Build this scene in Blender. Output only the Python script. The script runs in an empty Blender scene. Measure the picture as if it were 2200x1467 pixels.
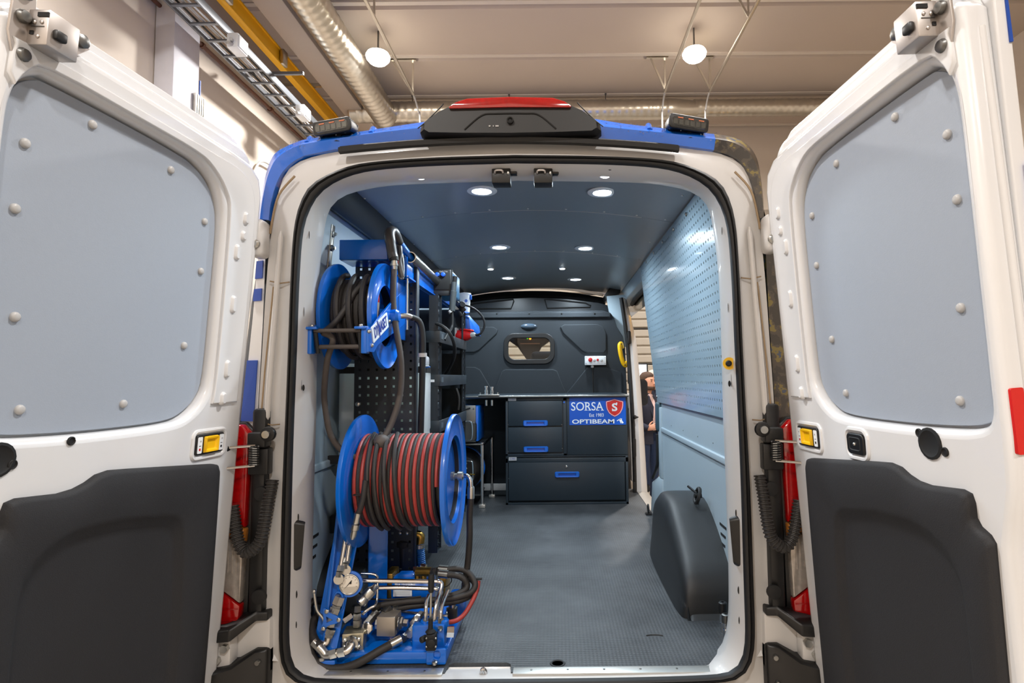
import bpy, bmesh, math, random
from mathutils import Vector, Matrix
from mathutils.geometry import tessellate_polygon
random.seed(7)
V = Vector
SC = bpy.context.scene
COL = SC.collection

# ------------------------------------------------------------------ camera
CAM = V((0.143, -2.02, 1.72))      # eye height 1.72 m, two metres behind the open van
FPX, CX, CY = 1240.0, 1195.0, 733.5
PITCH, ROLL = math.radians(3.53), math.radians(0.55)
_f = V((0, math.cos(PITCH), math.sin(PITCH)))
_u0 = V((0, -math.sin(PITCH), math.cos(PITCH)))
_r = V((1, 0, 0)) * math.cos(ROLL) - _u0 * math.sin(ROLL)
_u = _u0 * math.cos(ROLL) + V((1, 0, 0)) * math.sin(ROLL)
cd = bpy.data.cameras.new('camera')
cd.sensor_width = 36.0
cd.lens = FPX / 2200 * 36.0
cd.shift_x = -(CX - 1100) / 2200
cd.clip_start = 0.02
cam = bpy.data.objects.new('camera', cd)
COL.objects.link(cam)
M = Matrix(((_r.x, _u.x, -_f.x), (_r.y, _u.y, -_f.y), (_r.z, _u.z, -_f.z))).to_4x4()
M.translation = CAM
cam.matrix_world = M
SC.camera = cam

def ray(px, py):
    return _f + _r * ((px - CX) / FPX) - _u * ((py - CY) / FPX)
def at(px, py, y):
    """measured point of the photograph lying in the cross plane y"""
    d = ray(px, py)
    return CAM + d * ((y - CAM.y) / d.y)
def atz(px, py, z):
    d = ray(px, py)
    return CAM + d * ((z - CAM.z) / d.z)
def atx(px, py, x):
    d = ray(px, py)
    return CAM + d * ((x - CAM.x) / d.x)

# ------------------------------------------------------------------ world and exposure
W = bpy.data.worlds.new('hall_air')
SC.world = W
W.use_nodes = True
W.node_tree.nodes['Background'].inputs[0].default_value = (1.0, 0.97, 0.93, 1)
W.node_tree.nodes['Background'].inputs[1].default_value = 0.2
SC.view_settings.view_transform = 'Standard'
SC.view_settings.look = 'None'
SC.view_settings.exposure = 0.0
SC.view_settings.gamma = 1.0
SC.view_settings.use_curve_mapping = False
SC.cycles.max_bounces = 8
SC.cycles.caustics_reflective = False
SC.cycles.caustics_refractive = False

HALL_LAMP_W = 255.0
HALL_LAMP_C = (1.0, .965, .925)
LED_W = 10.5

# ------------------------------------------------------------------ materials
def lin(c):
    return tuple(((x / 255) / 12.92 if x / 255 <= .04045 else ((x / 255 + .055) / 1.055) ** 2.4) for x in c)
_mats = {}
def mat(name, rgb, rough=.5, metal=0., coat=0., var=.06, scale=12., bump=0., bscale=60., emit=0., trans=0., alpha=1., spec=.5):
    if name in _mats: return _mats[name]
    m = bpy.data.materials.new(name); m.use_nodes = True
    nt = m.node_tree; N = nt.nodes; L = nt.links
    b = N['Principled BSDF']
    c = lin(rgb)
    tc = N.new('ShaderNodeTexCoord')
    nz = N.new('ShaderNodeTexNoise'); nz.inputs['Scale'].default_value = scale; nz.inputs['Detail'].default_value = 4
    L.new(tc.outputs['Object'], nz.inputs['Vector'])
    mx = N.new('ShaderNodeMix'); mx.data_type = 'RGBA'
    mx.inputs['A'].default_value = (*[max(0, x * (1 - var)) for x in c], 1)
    mx.inputs['B'].default_value = (*[min(1, x * (1 + var)) for x in c], 1)
    L.new(nz.outputs['Fac'], mx.inputs['Factor'])
    L.new(mx.outputs['Result'], b.inputs['Base Color'])
    b.inputs['Roughness'].default_value = rough
    b.inputs['Metallic'].default_value = metal
    b.inputs['Coat Weight'].default_value = coat
    b.inputs['Coat Roughness'].default_value = .06
    b.inputs['Specular IOR Level'].default_value = spec
    if trans: b.inputs['Transmission Weight'].default_value = trans
    if alpha < 1: b.inputs['Alpha'].default_value = alpha
    if emit:
        L.new(mx.outputs['Result'], b.inputs['Emission Color'])
        b.inputs['Emission Strength'].default_value = emit
    if bump:
        n2 = N.new('ShaderNodeTexNoise'); n2.inputs['Scale'].default_value = bscale; n2.inputs['Detail'].default_value = 3
        L.new(tc.outputs['Object'], n2.inputs['Vector'])
        bp = N.new('ShaderNodeBump'); bp.inputs['Strength'].default_value = bump; bp.inputs['Distance'].default_value = .004
        L.new(n2.outputs['Fac'], bp.inputs['Height']); L.new(bp.outputs['Normal'], b.inputs['Normal'])
    _mats[name] = m
    return m

WHITE = mat('van_white_paint', (216, 217, 219), .26, coat=.6, var=.015, scale=3)
JAMB = mat('jamb_white_paint', (206, 204, 202), .32, coat=.4, var=.03, scale=5)
ROOFBLUE = mat('roof_blue_paint', (24, 98, 200), .22, coat=.8, var=.06, scale=6)
BLUE = mat('blue_powder_coat', (0, 98, 198), .28, coat=.4, var=.04, scale=8)
DECAL = mat('blue_decal', (10, 66, 160), .4, var=.03)
GREYP = mat('grey_laminate', (152, 161, 174), .55, var=.02, scale=90, bump=.05, bscale=300)
TRIM = mat('black_door_trim', (29, 29, 32), .75, var=.3, scale=260, bump=.25, bscale=500)
PLASTIC = mat('black_plastic', (18, 18, 19), .42, var=.1, scale=30)
RUBBER = mat('black_rubber', (20, 20, 21), .6, var=.1, scale=40)
HOSE = mat('black_hose', (38, 35, 34), .6, var=.2, scale=60, bump=.2, bscale=300)
HOSE2 = mat('dusty_hose', (70, 63, 59), .7, var=.15, scale=50)
CORR = mat('corrugated_conduit', (50, 48, 47), .5, var=.1)
CEIL = mat('ceiling_lining', (126, 136, 143), .3, var=.04, scale=40, bump=.03, bscale=200)
WALLP = mat('wall_lining', (160, 176, 186), .4, var=.02, scale=30)
PEG = mat('pegboard_paint', (150, 172, 186), .2, var=.02, scale=30, coat=.3)
ANTH = mat('anthracite_powder_coat', (38, 48, 56), .4, var=.06, scale=60, bump=.04, bscale=400)
RACK = mat('rack_dark_paint', (32, 40, 48), .45, var=.08, scale=30)
CARPET = mat('bulkhead_felt', (40, 45, 50), .9, var=.2, scale=150, bump=.3, bscale=600)
DARKBAND = mat('cab_header_plastic', (44, 50, 56), .35, var=.06)
STEEL = mat('zinc_plated_steel', (188, 188, 184), .28, metal=1., var=.08, scale=25)
GALV = mat('galvanised_steel', (205, 200, 190), .3, metal=1., var=.14, scale=10)
CHROME = mat('bright_chrome', (215, 215, 215), .15, metal=1., var=.03)
STEELDK = mat('dull_steel', (120, 120, 118), .4, metal=1., var=.12, scale=30)
LATCH = mat('latch_steel', (186, 180, 176), .42, metal=.85, var=.08, scale=30)
BRASS = mat('brass', (176, 140, 70), .32, metal=1., var=.1)
ALU = mat('aluminium_strip', (205, 203, 198), .4, metal=.9, var=.06, scale=30)
YELLOW = mat('yellow_plastic', (238, 186, 6), .4, var=.04)
RED = mat('red_plastic', (196, 28, 30), .4, var=.05)
REDTAPE = mat('red_reflector', (196, 24, 18), .35, var=.05, scale=100)
REDHOSE = mat('red_hose', (156, 54, 48), .5, var=.12, scale=50)
TANK = mat('white_tank_plastic', (206, 220, 214), .45, var=.04, scale=6)
WPLAST = mat('white_plastic', (226, 230, 234), .4, var=.03)
GREYPL = mat('light_grey_plastic', (176, 175, 174), .45, var=.03)
LENSRED = mat('red_lens', (158, 8, 10), .12, coat=1., var=.35, scale=70)
LENSCLR = mat('clear_lens', (168, 160, 152), .15, coat=1., var=.35, scale=60, metal=.4)
LENSAMB = mat('amber_lens', (190, 120, 50), .15, coat=1., var=.3, scale=60)
LEDM = mat('led_diffuser', (235, 245, 255), .5, emit=14., var=0.)
LAMPM = mat('high_bay_lens', (255, 244, 226), .5, emit=30., var=0.)
AMBERLED = mat('amber_led', (255, 150, 30), .5, emit=4., var=0.)
GREENLED = mat('green_led', (60, 220, 40), .5, emit=2., var=0.)
BLUELED = mat('blue_knob', (40, 100, 220), .4, var=.05)
_b = TANK.node_tree.nodes['Principled BSDF']; _b.inputs['Subsurface Weight'].default_value = 1.; _b.inputs['Subsurface Radius'].default_value = (.2, .22, .2); _b.inputs['Subsurface Scale'].default_value = 2.
CONCR = mat('hall_concrete', (190, 176, 160), .8, var=.05, scale=2, bump=.1, bscale=20)
CEILC = mat('hall_ceiling_slab', (196, 182, 168), .85, var=.04, scale=1.5)
HWALL = mat('hall_wall', (214, 203, 190), .8, var=.04, scale=2)
HFLOOR = mat('hall_floor', (150, 140, 128), .35, var=.12, scale=3, bump=.05)
DOORPAN = mat('sectional_door', (166, 157, 144), .55, var=.03, scale=4)
CRANE = mat('crane_yellow', (255, 186, 16), .45, var=.06, scale=5)
PIPEBR = mat('brown_pipe', (96, 58, 42), .5, var=.15, scale=12)
TRAYG = mat('tray_steel', (120, 124, 130), .45, metal=.6, var=.12, scale=10)
NAVY = mat('navy_cloth', (34, 36, 52), .85, var=.15, scale=60, bump=.2, bscale=300)
JEANS = mat('denim', (36, 52, 84), .85, var=.25, scale=50, bump=.2, bscale=400)
SHIRT = mat('pale_shirt', (222, 192, 188), .8, var=.04)
SKIN = mat('skin', (206, 150, 124), .5, var=.06, scale=30)
HAIR = mat('brown_hair', (74, 54, 42), .8, var=.25, scale=80)
BLACK = mat('matt_black', (12, 12, 13), .7, var=.1)
LETTER = mat('white_lettering', (232, 236, 240), .5, var=.01)
SIGNB = mat('sign_blue', (0, 82, 186), .4, var=.02)
SIGNR = mat('shield_red', (206, 44, 40), .4, var=.04)
TEXTB = mat('deep_blue_print', (10, 50, 150), .45, var=.02)
SEALANT = mat('brown_sealant', (150, 128, 100), .7, var=.1)

def m_floor():
    m = bpy.data.materials.new('anti_slip_floor'); m.use_nodes = True
    nt = m.node_tree; N = nt.nodes; L = nt.links; b = N['Principled BSDF']
    tc = N.new('ShaderNodeTexCoord')
    nz = N.new('ShaderNodeTexNoise'); nz.inputs['Scale'].default_value = 3.; nz.inputs['Detail'].default_value = 8; nz.inputs['Roughness'].default_value = .7
    L.new(tc.outputs['Object'], nz.inputs['Vector'])
    cr = N.new('ShaderNodeValToRGB')
    cr.color_ramp.elements[0].color = (*lin((48, 51, 54)), 1); cr.color_ramp.elements[0].position = .35
    cr.color_ramp.elements[1].color = (*lin((80, 83, 86)), 1); cr.color_ramp.elements[1].position = .72
    L.new(nz.outputs['Fac'], cr.inputs['Fac']); L.new(cr.outputs['Color'], b.inputs['Base Color'])
    w1 = N.new('ShaderNodeTexWave'); w1.inputs['Scale'].default_value = 22.; w1.bands_direction = 'X'
    w2 = N.new('ShaderNodeTexWave'); w2.inputs['Scale'].default_value = 22.; w2.bands_direction = 'Y'
    L.new(tc.outputs['Object'], w1.inputs['Vector']); L.new(tc.outputs['Object'], w2.inputs['Vector'])
    mu = N.new('ShaderNodeMath'); mu.operation = 'MULTIPLY'
    L.new(w1.outputs['Fac'], mu.inputs[0]); L.new(w2.outputs['Fac'], mu.inputs[1])
    bp = N.new('ShaderNodeBump'); bp.inputs['Strength'].default_value = .5; bp.inputs['Distance'].default_value = .002
    L.new(mu.outputs[0], bp.inputs['Height']); L.new(bp.outputs['Normal'], b.inputs['Normal'])
    b.inputs['Roughness'].default_value = .5
    return m
VANFLOOR = m_floor()

def m_camo():
    m = bpy.data.materials.new('camouflage_wrap'); m.use_nodes = True
    nt = m.node_tree; N = nt.nodes; L = nt.links; b = N['Principled BSDF']
    tc = N.new('ShaderNodeTexCoord')
    nz = N.new('ShaderNodeTexNoise'); nz.inputs['Scale'].default_value = 22.; nz.inputs['Detail'].default_value = 6
    L.new(tc.outputs['Object'], nz.inputs['Vector'])
    cr = N.new('ShaderNodeValToRGB'); cr.color_ramp.interpolation = 'CONSTANT'
    e = cr.color_ramp.elements
    e[0].position = 0; e[0].color = (*lin((36, 32, 28)), 1)
    e[1].position = .5; e[1].color = (*lin((62, 54, 46)), 1)
    for p, c in ((.58, (110, 96, 40)), (.66, (48, 62, 88)), (.74, (40, 48, 32))):
        q = e.new(p); q.color = (*lin(c), 1)
    L.new(nz.outputs['Fac'], cr.inputs['Fac']); L.new(cr.outputs['Color'], b.inputs['Base Color'])
    b.inputs['Roughness'].default_value = .3; b.inputs['Coat Weight'].default_value = .6
    return m
CAMO = m_camo()

def m_glass(name, tint, refl):
    m = bpy.data.materials.new(name); m.use_nodes = True
    nt = m.node_tree; N = nt.nodes; L = nt.links
    N.remove(N['Principled BSDF'])
    t = N.new('ShaderNodeBsdfTransparent'); t.inputs[0].default_value = (*tint, 1)
    g = N.new('ShaderNodeBsdfGlossy'); g.inputs['Roughness'].default_value = .02
    fr = N.new('ShaderNodeFresnel'); fr.inputs['IOR'].default_value = refl
    mx = N.new('ShaderNodeMixShader')
    L.new(fr.outputs[0], mx.inputs[0]); L.new(t.outputs[0], mx.inputs[1]); L.new(g.outputs[0], mx.inputs[2])
    L.new(mx.outputs[0], N['Material Output'].inputs['Surface'])
    return m
GLASS = m_glass('window_glass', (.95, .96, .95), 1.3)

# ------------------------------------------------------------------ mesh helpers
def cr(pts, n=8, closed=False):
    P = [V(p) for p in pts]; out = []
    m = len(P); segs = m if closed else m - 1
    for i in range(segs):
        if closed: a, b, c, d = P[(i-1) % m], P[i], P[(i+1) % m], P[(i+2) % m]
        else: a, b, c, d = P[max(i-1, 0)], P[i], P[i+1], P[min(i+2, m-1)]
        for k in range(n):
            t = k / n; t2 = t*t; t3 = t2*t
            out.append(.5*((2*b) + (c-a)*t + (2*a-5*b+4*c-d)*t2 + (3*b-a-3*c+d)*t3))
    if not closed: out.append(P[-1])
    return out

def frame(o, x, y):
    x = V(x).normalized(); y = V(y); y = (y - x * x.dot(y)).normalized(); z = x.cross(y)
    m = Matrix((x, y, z)).transposed().to_4x4(); m.translation = V(o)
    return m

def rrect(w, h, r, n=5, cx=0, cy=0):
    out = []
    r = min(r, w/2 - 1e-5, h/2 - 1e-5)
    for (sx, sy, a0) in ((1, 1, 0), (-1, 1, 90), (-1, -1, 180), (1, -1, 270)):
        for k in range(n + 1):
            a = math.radians(a0 + 90 * k / n)
            out.append((cx + sx*(w/2 - r) + r*math.cos(a), cy + sy*(h/2 - r) + r*math.sin(a)))
    return out

def circ(r, n=24, cx=0, cy=0):
    return [(cx + r*math.cos(2*math.pi*k/n), cy + r*math.sin(2*math.pi*k/n)) for k in range(n)]

def resample(pts, n, closed=True):
    P = [V(p) for p in pts]
    if closed: P = P + [P[0]]
    L = [0]
    for a, b in zip(P, P[1:]): L.append(L[-1] + (b - a).length)
    T = L[-1]; out = []; j = 0
    for k in range(n):
        s = T * k / (n if closed else n - 1)
        while j < len(L) - 2 and L[j+1] < s: j += 1
        d = L[j+1] - L[j]
        out.append(P[j].lerp(P[j+1], (s - L[j]) / d if d > 1e-9 else 0))
    return out

class MB:
    def __init__(s): s.v = []; s.f = []; s.fm = []; s.cm = 0
    def add(s, vs, fs):
        o = len(s.v); s.v += [tuple(p) for p in vs]
        for f in fs: s.f.append(tuple(i + o for i in f)); s.fm.append(s.cm)
        return s
    def m(s, i): s.cm = i; return s
    def box(s, c, d, R=None):
        c = V(c); x, y, z = d[0]/2, d[1]/2, d[2]/2
        P = [V((a, b, e)) for a in (-x, x) for b in (-y, y) for e in (-z, z)]
        if R is not None: P = [R @ p for p in P]
        return s.add([c + p for p in P], [(0,1,3,2), (4,6,7,5), (0,4,5,1), (2,3,7,6), (0,2,6,4), (1,5,7,3)])
    def bar(s, a, b, w, h, up=(0, 0, 1)):
        a, b = V(a), V(b); d = b - a; L = d.length
        fz = d.normalized(); x = V(up).cross(fz)
        if x.length < 1e-4: x = V((1, 0, 0)).cross(fz)
        x.normalize(); y = fz.cross(x)
        R = Matrix((x, y, fz)).transposed()
        return s.box((a + b) / 2, (w, h, L), R)
    def hexa(s, p8):
        return s.add(p8, [(0,1,2,3), (7,6,5,4), (0,4,5,1), (1,5,6,2), (2,6,7,3), (3,7,4,0)])
    def loft(s, rings, cap0=True, cap1=True, closed=True):
        n = len(rings[0]); vs = [p for r in rings for p in r]; fs = []
        for i in range(len(rings) - 1):
            for k in range(n if closed else n - 1):
                a = i*n + k; b = i*n + (k+1) % n
                fs.append((a, b, b + n, a + n))
        if cap0: fs.append(tuple(reversed(range(n))))
        if cap1: fs.append(tuple(range((len(rings)-1)*n, len(rings)*n)))
        return s.add(vs, fs)
    def tube(s, pts, r, n=10, caps=True, closed=False):
        P = [V(p) for p in pts]; m = len(P)
        rr = r if isinstance(r, (list, tuple)) else [r] * m
        rings = []; px = None
        for i in range(m):
            if closed: t = P[(i+1) % m] - P[i-1]
            else: t = P[min(i+1, m-1)] - P[max(i-1, 0)]
            if t.length < 1e-9: t = V((0, 0, 1))
            t.normalize()
            if px is None:
                px = t.orthogonal().normalized()
            else:
                px = (px - t * t.dot(px))
                if px.length < 1e-6: px = t.orthogonal()
                px.normalize()
            py = t.cross(px)
            rings.append([P[i] + (px*math.cos(2*math.pi*k/n) + py*math.sin(2*math.pi*k/n)) * rr[i] for k in range(n)])
        if closed: rings.append(rings[0])
        return s.loft(rings, caps and not closed, caps and not closed)
    def cyl(s, a, b, r, r2=None, n=20, caps=True):
        return s.tube([a, b], [r, r if r2 is None else r2], n, caps)
    def lathe(s, prof, o, ax, n=28, caps=True):
        """prof: (radius, height) pairs along axis ax from o"""
        o = V(o); a = V(ax).normalized(); x = a.orthogonal().normalized(); y = a.cross(x)
        rings = [[o + a*h + (x*math.cos(2*math.pi*k/n) + y*math.sin(2*math.pi*k/n))*max(r, 1e-4) for k in range(n)] for r, h in prof]
        return s.loft(rings, caps, caps)
    def hexnut(s, a, b, r): return s.cyl(a, b, r, n=6)
    def sphere(s, c, r, nu=14, nv=9, sc=(1, 1, 1)):
        c = V(c); rings = []
        for j in range(nv + 1):
            t = math.pi * (j + .02) / (nv + .04)
            rings.append([c + V((sc[0]*r*math.sin(t)*math.cos(2*math.pi*k/nu), sc[1]*r*math.sin(t)*math.sin(2*math.pi*k/nu), -sc[2]*r*math.cos(t))) for k in range(nu)])
        return s.loft(rings)
    def prism(s, poly, M, h0, h1, holes=()):
        """flat plate: outline (and holes) in the xy plane of M between heights h0 and h1"""
        loops = [[V((p[0], p[1], 0)) for p in poly]] + [[V((p[0], p[1], 0)) for p in h] for h in holes]
        tris = tessellate_polygon(loops)
        flat = [p for l in loops for p in l]; n = len(flat)
        vs = [M @ V((p.x, p.y, h1)) for p in flat] + [M @ V((p.x, p.y, h0)) for p in flat]
        fs = []
        for t in tris:
            a, b, c = [flat[i] for i in t]
            if (b - a).cross(c - a).z < 0: t = (t[0], t[2], t[1])
            fs.append(tuple(t)); fs.append((t[2] + n, t[1] + n, t[0] + n))
        o = 0
        for li, l in enumerate(loops):
            m = len(l)
            area = sum(l[i].x*l[(i+1) % m].y - l[(i+1) % m].x*l[i].y for i in range(m))
            for i in range(m):
                a, b = o + i, o + (i+1) % m
                q = (a, a + n, b + n, b)
                if (area < 0) != (li > 0): q = q[::-1]
                fs.append(q)
            o += m
        return s.add(vs, fs)
    def tri(s): return len(s.f)

def link(o, parent):
    COL.objects.link(o)
    if parent is not None:
        o.parent = parent
        if parent.type == 'EMPTY': o.matrix_parent_inverse = Matrix.Translation(-parent.location)
    return o

def obj(name, mb, material, parent=None, bevel=0., seg=2, smooth=38., fix=True):
    me = bpy.data.meshes.new(name)
    me.from_pydata(mb.v, [], mb.f)
    mats = material if isinstance(material, (list, tuple)) else [material]
    for x in mats: me.materials.append(x)
    if len(mats) > 1:
        for p, i in zip(me.polygons, mb.fm): p.material_index = i
    bm = bmesh.new(); bm.from_mesh(me)
    if fix: bmesh.ops.recalc_face_normals(bm, faces=bm.faces)
    if bevel:
        bmesh.ops.remove_doubles(bm, verts=bm.verts, dist=1e-6)
        es = [e for e in bm.edges if len(e.link_faces) == 2 and e.calc_face_angle(0) > .55]
        if es: bmesh.ops.bevel(bm, geom=es, offset=bevel, segments=seg, profile=.5, affect='EDGES', clamp_overlap=True)
    bm.to_mesh(me); bm.free()
    for p in me.polygons: p.use_smooth = True
    me.set_sharp_from_angle(angle=math.radians(smooth))
    o = bpy.data.objects.new(name, me)
    return link(o, parent)

def plate(name, outline, M, h0, h1, material, parent=None, holes=(), bevel=0., smooth=38.):
    """bevelled flat plate from a filled 2D curve"""
    if not bevel:
        return obj(name, MB().prism(outline, M, h0, h1, holes), material, parent, smooth=smooth)
    cu = bpy.data.curves.new('c', 'CURVE'); cu.dimensions = '2D'; cu.fill_mode = 'BOTH'
    def area(l): return sum(l[i][0]*l[(i+1) % len(l)][1] - l[(i+1) % len(l)][0]*l[i][1] for i in range(len(l)))
    for l in [outline] + list(holes):
        sp = cu.splines.new('POLY'); sp.points.add(len(l) - 1); sp.use_cyclic_u = True
        for p, q in zip(sp.points, l): p.co = (q[0], q[1], 0, 1)
    cu.extrude = max((h1 - h0) / 2 - bevel, 1e-5); cu.bevel_depth = bevel; cu.bevel_resolution = 3; cu.offset = -bevel
    tmp = bpy.data.objects.new('c', cu)
    me = bpy.data.meshes.new_from_object(tmp)
    bpy.data.objects.remove(tmp); bpy.data.curves.remove(cu)
    me.transform(M @ Matrix.Translation((0, 0, (h0 + h1) / 2)))
    if M.determinant() < 0: me.flip_normals()
    me.name = name; me.materials.clear(); me.materials.append(material)
    for p in me.polygons: p.use_smooth = True
    me.set_sharp_from_angle(angle=math.radians(smooth))
    return link(bpy.data.objects.new(name, me), parent)

def text(name, body, M, size, material, parent, depth=.0006, sx=1., align='CENTER', bold=0., shear=0.):
    cu = bpy.data.curves.new('t', 'FONT'); cu.body = body; cu.size = size; cu.extrude = depth
    cu.align_x = align; cu.align_y = 'CENTER'; cu.offset = bold; cu.shear = shear; cu.resolution_u = 3
    tmp = bpy.data.objects.new('t', cu)
    me = bpy.data.meshes.new_from_object(tmp)
    bpy.data.objects.remove(tmp); bpy.data.curves.remove(cu)
    me.transform(M @ Matrix.Diagonal((sx, 1, 1, 1)))
    me.name = name; me.materials.clear(); me.materials.append(material)
    return link(bpy.data.objects.new(name, me), parent)

def tag(o, label=None, cat=None, group=None, kind=None):
    if label: o['label'] = label
    if cat: o['category'] = cat
    if group: o['group'] = group
    if kind: o['kind'] = kind
    return o
def thing(name, label, cat, loc=(0, 0, 0), group=None):
    o = bpy.data.objects.new(name, None); COL.objects.link(o)
    o.location = V(loc); o.empty_display_size = .1
    return tag(o, label, cat, group)
def copy_tree(o, parent=None):
    c = o.copy(); COL.objects.link(c)
    if parent is not None:
        c.parent = parent; c.matrix_parent_inverse = o.matrix_parent_inverse.copy()
    for ch in o.children: copy_tree(ch, c)
    return c
def lamp(name, kind, loc, power, color, size=.1, rot=(0, 0, 0), spread=None, parent=None):
    l = bpy.data.lights.new(name, kind); l.energy = power; l.color = color
    if kind == 'AREA':
        l.shape = 'DISK'; l.size = size
        if spread: l.spread = math.radians(spread)
    else: l.shadow_soft_size = size
    o = bpy.data.objects.new(name, l); o.location = loc; o.rotation_euler = rot
    COL.objects.link(o)
    if parent is not None:
        o.parent = parent; o.matrix_parent_inverse = Matrix.Translation(-parent.location)
    return o
XZ = lambda y, o=(0, 0): Matrix(((1, 0, 0, o[0]), (0, 0, -1, y), (0, 1, 0, o[1]), (0, 0, 0, 1)))   # plate facing the viewer: x -> x, y -> z, height -> -y
# ================================================================== the hall
HX0, HX1, HY0, HY1, HZ = -3.95, 6.6, -8.0, 8.6, 6.45
tag(obj('floor', MB().box(((HX0+HX1)/2, (HY0+HY1)/2, -.06), (HX1-HX0+.4, HY1-HY0+.4, .12)), HFLOOR), 'smooth grey concrete floor of the workshop hall', kind='structure')
tag(obj('wall_left', MB().box((HX0-.1, (HY0+HY1)/2, HZ/2), (.2, HY1-HY0, HZ)), HWALL), 'cream painted hall wall behind the open left door', kind='structure')
tag(obj('wall_right', MB().box((HX1+.1, (HY0+HY1)/2, HZ/2), (.2, HY1-HY0, HZ)), HWALL), 'cream painted hall wall on the far right', kind='structure')
tag(obj('wall_back', MB().box(((HX0+HX1)/2, HY1+.1, HZ/2), (HX1-HX0+.4, .2, HZ)), HWALL), 'beige far wall of the hall beyond the van', kind='structure')
tag(obj('wall_front', MB().box(((HX0+HX1)/2, HY0-.1, HZ/2), (HX1-HX0+.4, .2, HZ)), HWALL), 'hall wall behind the photographer', kind='structure')
# ceiling of concrete planks
ceil = tag(obj('ceiling', MB().box(((HX0+HX1)/2, (HY0+HY1)/2, HZ+.2), (HX1-HX0+.4, HY1-HY0+.4, .2)), CEILC), 'beige concrete plank ceiling of the hall', kind='structure')
y = HY1
while y > HY0 + .3:
    w = 1.2
    mb = MB()
    prof = [(y - .012, 0), (y - .05, -.045), (y - w + .05, -.045), (y - w + .012, 0), (y - w + .012, .1), (y - .012, .1)]
    mb.loft([[(HX0, a, HZ + b) for a, b in prof], [(HX1, a, HZ + b) for a, b in prof]])
    obj('ceiling_plank', mb, CEILC, ceil)
    mb = MB().box(((HX0+HX1)/2, y - .07 - .02, HZ - .05), (HX1-HX0, .07, .02))
    obj('joint_strip', mb, HWALL, ceil)
    y -= w
# longitudinal concrete beam and pilaster
tag(obj('trim_1', MB().box((-3.16, .3, HZ-.19), (.36, HY1-HY0-.6, .34)), CEILC, bevel=.02), 'concrete beam along the left side of the ceiling', kind='structure')
tag(obj('trim_2', MB().box((-2.7, HY1-.15, 3.2), (.3, .3, 6.4)), HWALL, bevel=.01), 'square column against the far wall', kind='structure')
pil = thing('pilaster_cladding', 'white sheeted pilaster with blue edge on the left hall wall', 'column', (-3.85, 3.9, 0))
obj('sheet', MB().box((-3.84, 3.9, 3.2), (.2, .42, 5.0)), mat('pale_sheet', (214, 214, 222), .35), pil, bevel=.01)
obj('blue_edge', MB().box((-3.735, 4.12, 4.4), (.012, .014, 1.2)), DECAL, pil)
mb = MB()
for k in range(5): mb.box((-3.72, 4.02 + .035*k, 4.68), (.03, .022, .26))
obj('ribbed_duct', mb, GALV, pil)

# sectional door on the far wall
sd = tag(obj('door_1', MB().box((2.2, HY1-.04, 2.3), (7.6, .06, 4.7)), DOORPAN), 'beige sectional door in the far wall', kind='structure')
z = .02; n = 0
while z < 4.5:
    for k in range(4):
        mb = MB()
        prof = [(0, .004), (.018, .016), (.03, .03), (.03, .13), (.018, .144), (0, .156)]
        y0 = HY1 - .07
        mb.loft([[(-1.6, y0 - a, z + b) for a, b in prof], [(5.9, y0 - a, z + b) for a, b in prof]])
        obj('door_rib', mb, DOORPAN, sd)
        z += .158
    mb = MB().box((2.15, HY1-.085, z + .004), (7.5, .03, .012)); obj('door_joint', mb, PLASTIC, sd)
    z += .012

# spiral ducts
def spiral(name, a, b, r, label, parent=None):
    a, b = V(a), V(b); L = (b - a).length; n = int(L / .03)
    pts = [a.lerp(b, k / n) for k in range(n + 1)]
    rr = [r + (.007 if k % 4 == 0 else 0) for k in range(n + 1)]
    return obj(name, MB().tube(pts, rr, 28), GALV, parent, smooth=60)
d = thing('cross_duct', 'galvanised spiral duct running across the far end of the ceiling', 'duct', (.5, 7.28, 6.12))
spiral('duct_pipe', (-3.08, 7.28, 6.12), (2.05, 7.28, 6.12), .165, '', d)
obj('reducer', MB().lathe([(.168, 0), (.175, .02), (.172, .12), (.15, .34), (.14, .42), (.14, .5)], (2.0, 7.28, 6.12), (1, 0, 0)), GALV, d)
spiral('duct_pipe', (2.45, 7.28, 6.14), (6.3, 7.28, 6.14), .135, '', d)
obj('end_cap', MB().lathe([(.0, -.02), (.16, -.015), (.172, 0), (.172, .12)], (-3.2, 7.28, 6.12), (1, 0, 0)), GALV, d)
for x in (-2.2, -.6, 1.0):
    obj('hanger', MB().cyl((x, 7.28, 6.26), (x, 7.28, HZ-.02), .008, n=8).box((x, 7.28, HZ-.05), (.03, .03, .04)), STEELDK, d)
d = thing('long_duct', 'galvanised spiral duct running towards the far wall beside the concrete beam', 'duct', (-2.63, 2, 6.02))
spiral('duct_pipe', (-2.63, -5, 6.02), (-2.63, 7.2, 6.02), .2, '', d)
for yy in (-1, 2.2, 5.2): obj('hanger', MB().cyl((-2.63, yy, 6.2), (-2.63, yy, HZ), .008, n=8), STEELDK, d)

# yellow crane rail
rl = thing('crane_rail', 'yellow steel crane rail running under the ceiling along the left wall', 'rail', (-3.5, 2, 5.95))
obj('rail_web', MB().box((-3.5, 1.5, 5.98), (.05, 13, .18)), CRANE, rl, bevel=.004)
obj('lower_flange', MB().box((-3.5, 1.5, 5.89), (.09, 13, .03)), CRANE, rl, bevel=.004)
obj('upper_flange', MB().box((-3.5, 1.5, 6.08), (.09, 13, .025)), CRANE, rl, bevel=.004)
for yy in (4.1, 5.4): obj('rail_clamp', MB().box((-3.44, yy, 5.98), (.05, .12, .2)), GALV, rl, bevel=.006)
for yy in (-2.6, .4, 3.4, 6.4): obj('cross_strut', MB().box((-3.5, yy, 6.13), (.9, .05, .05)), GALV, rl)

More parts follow.
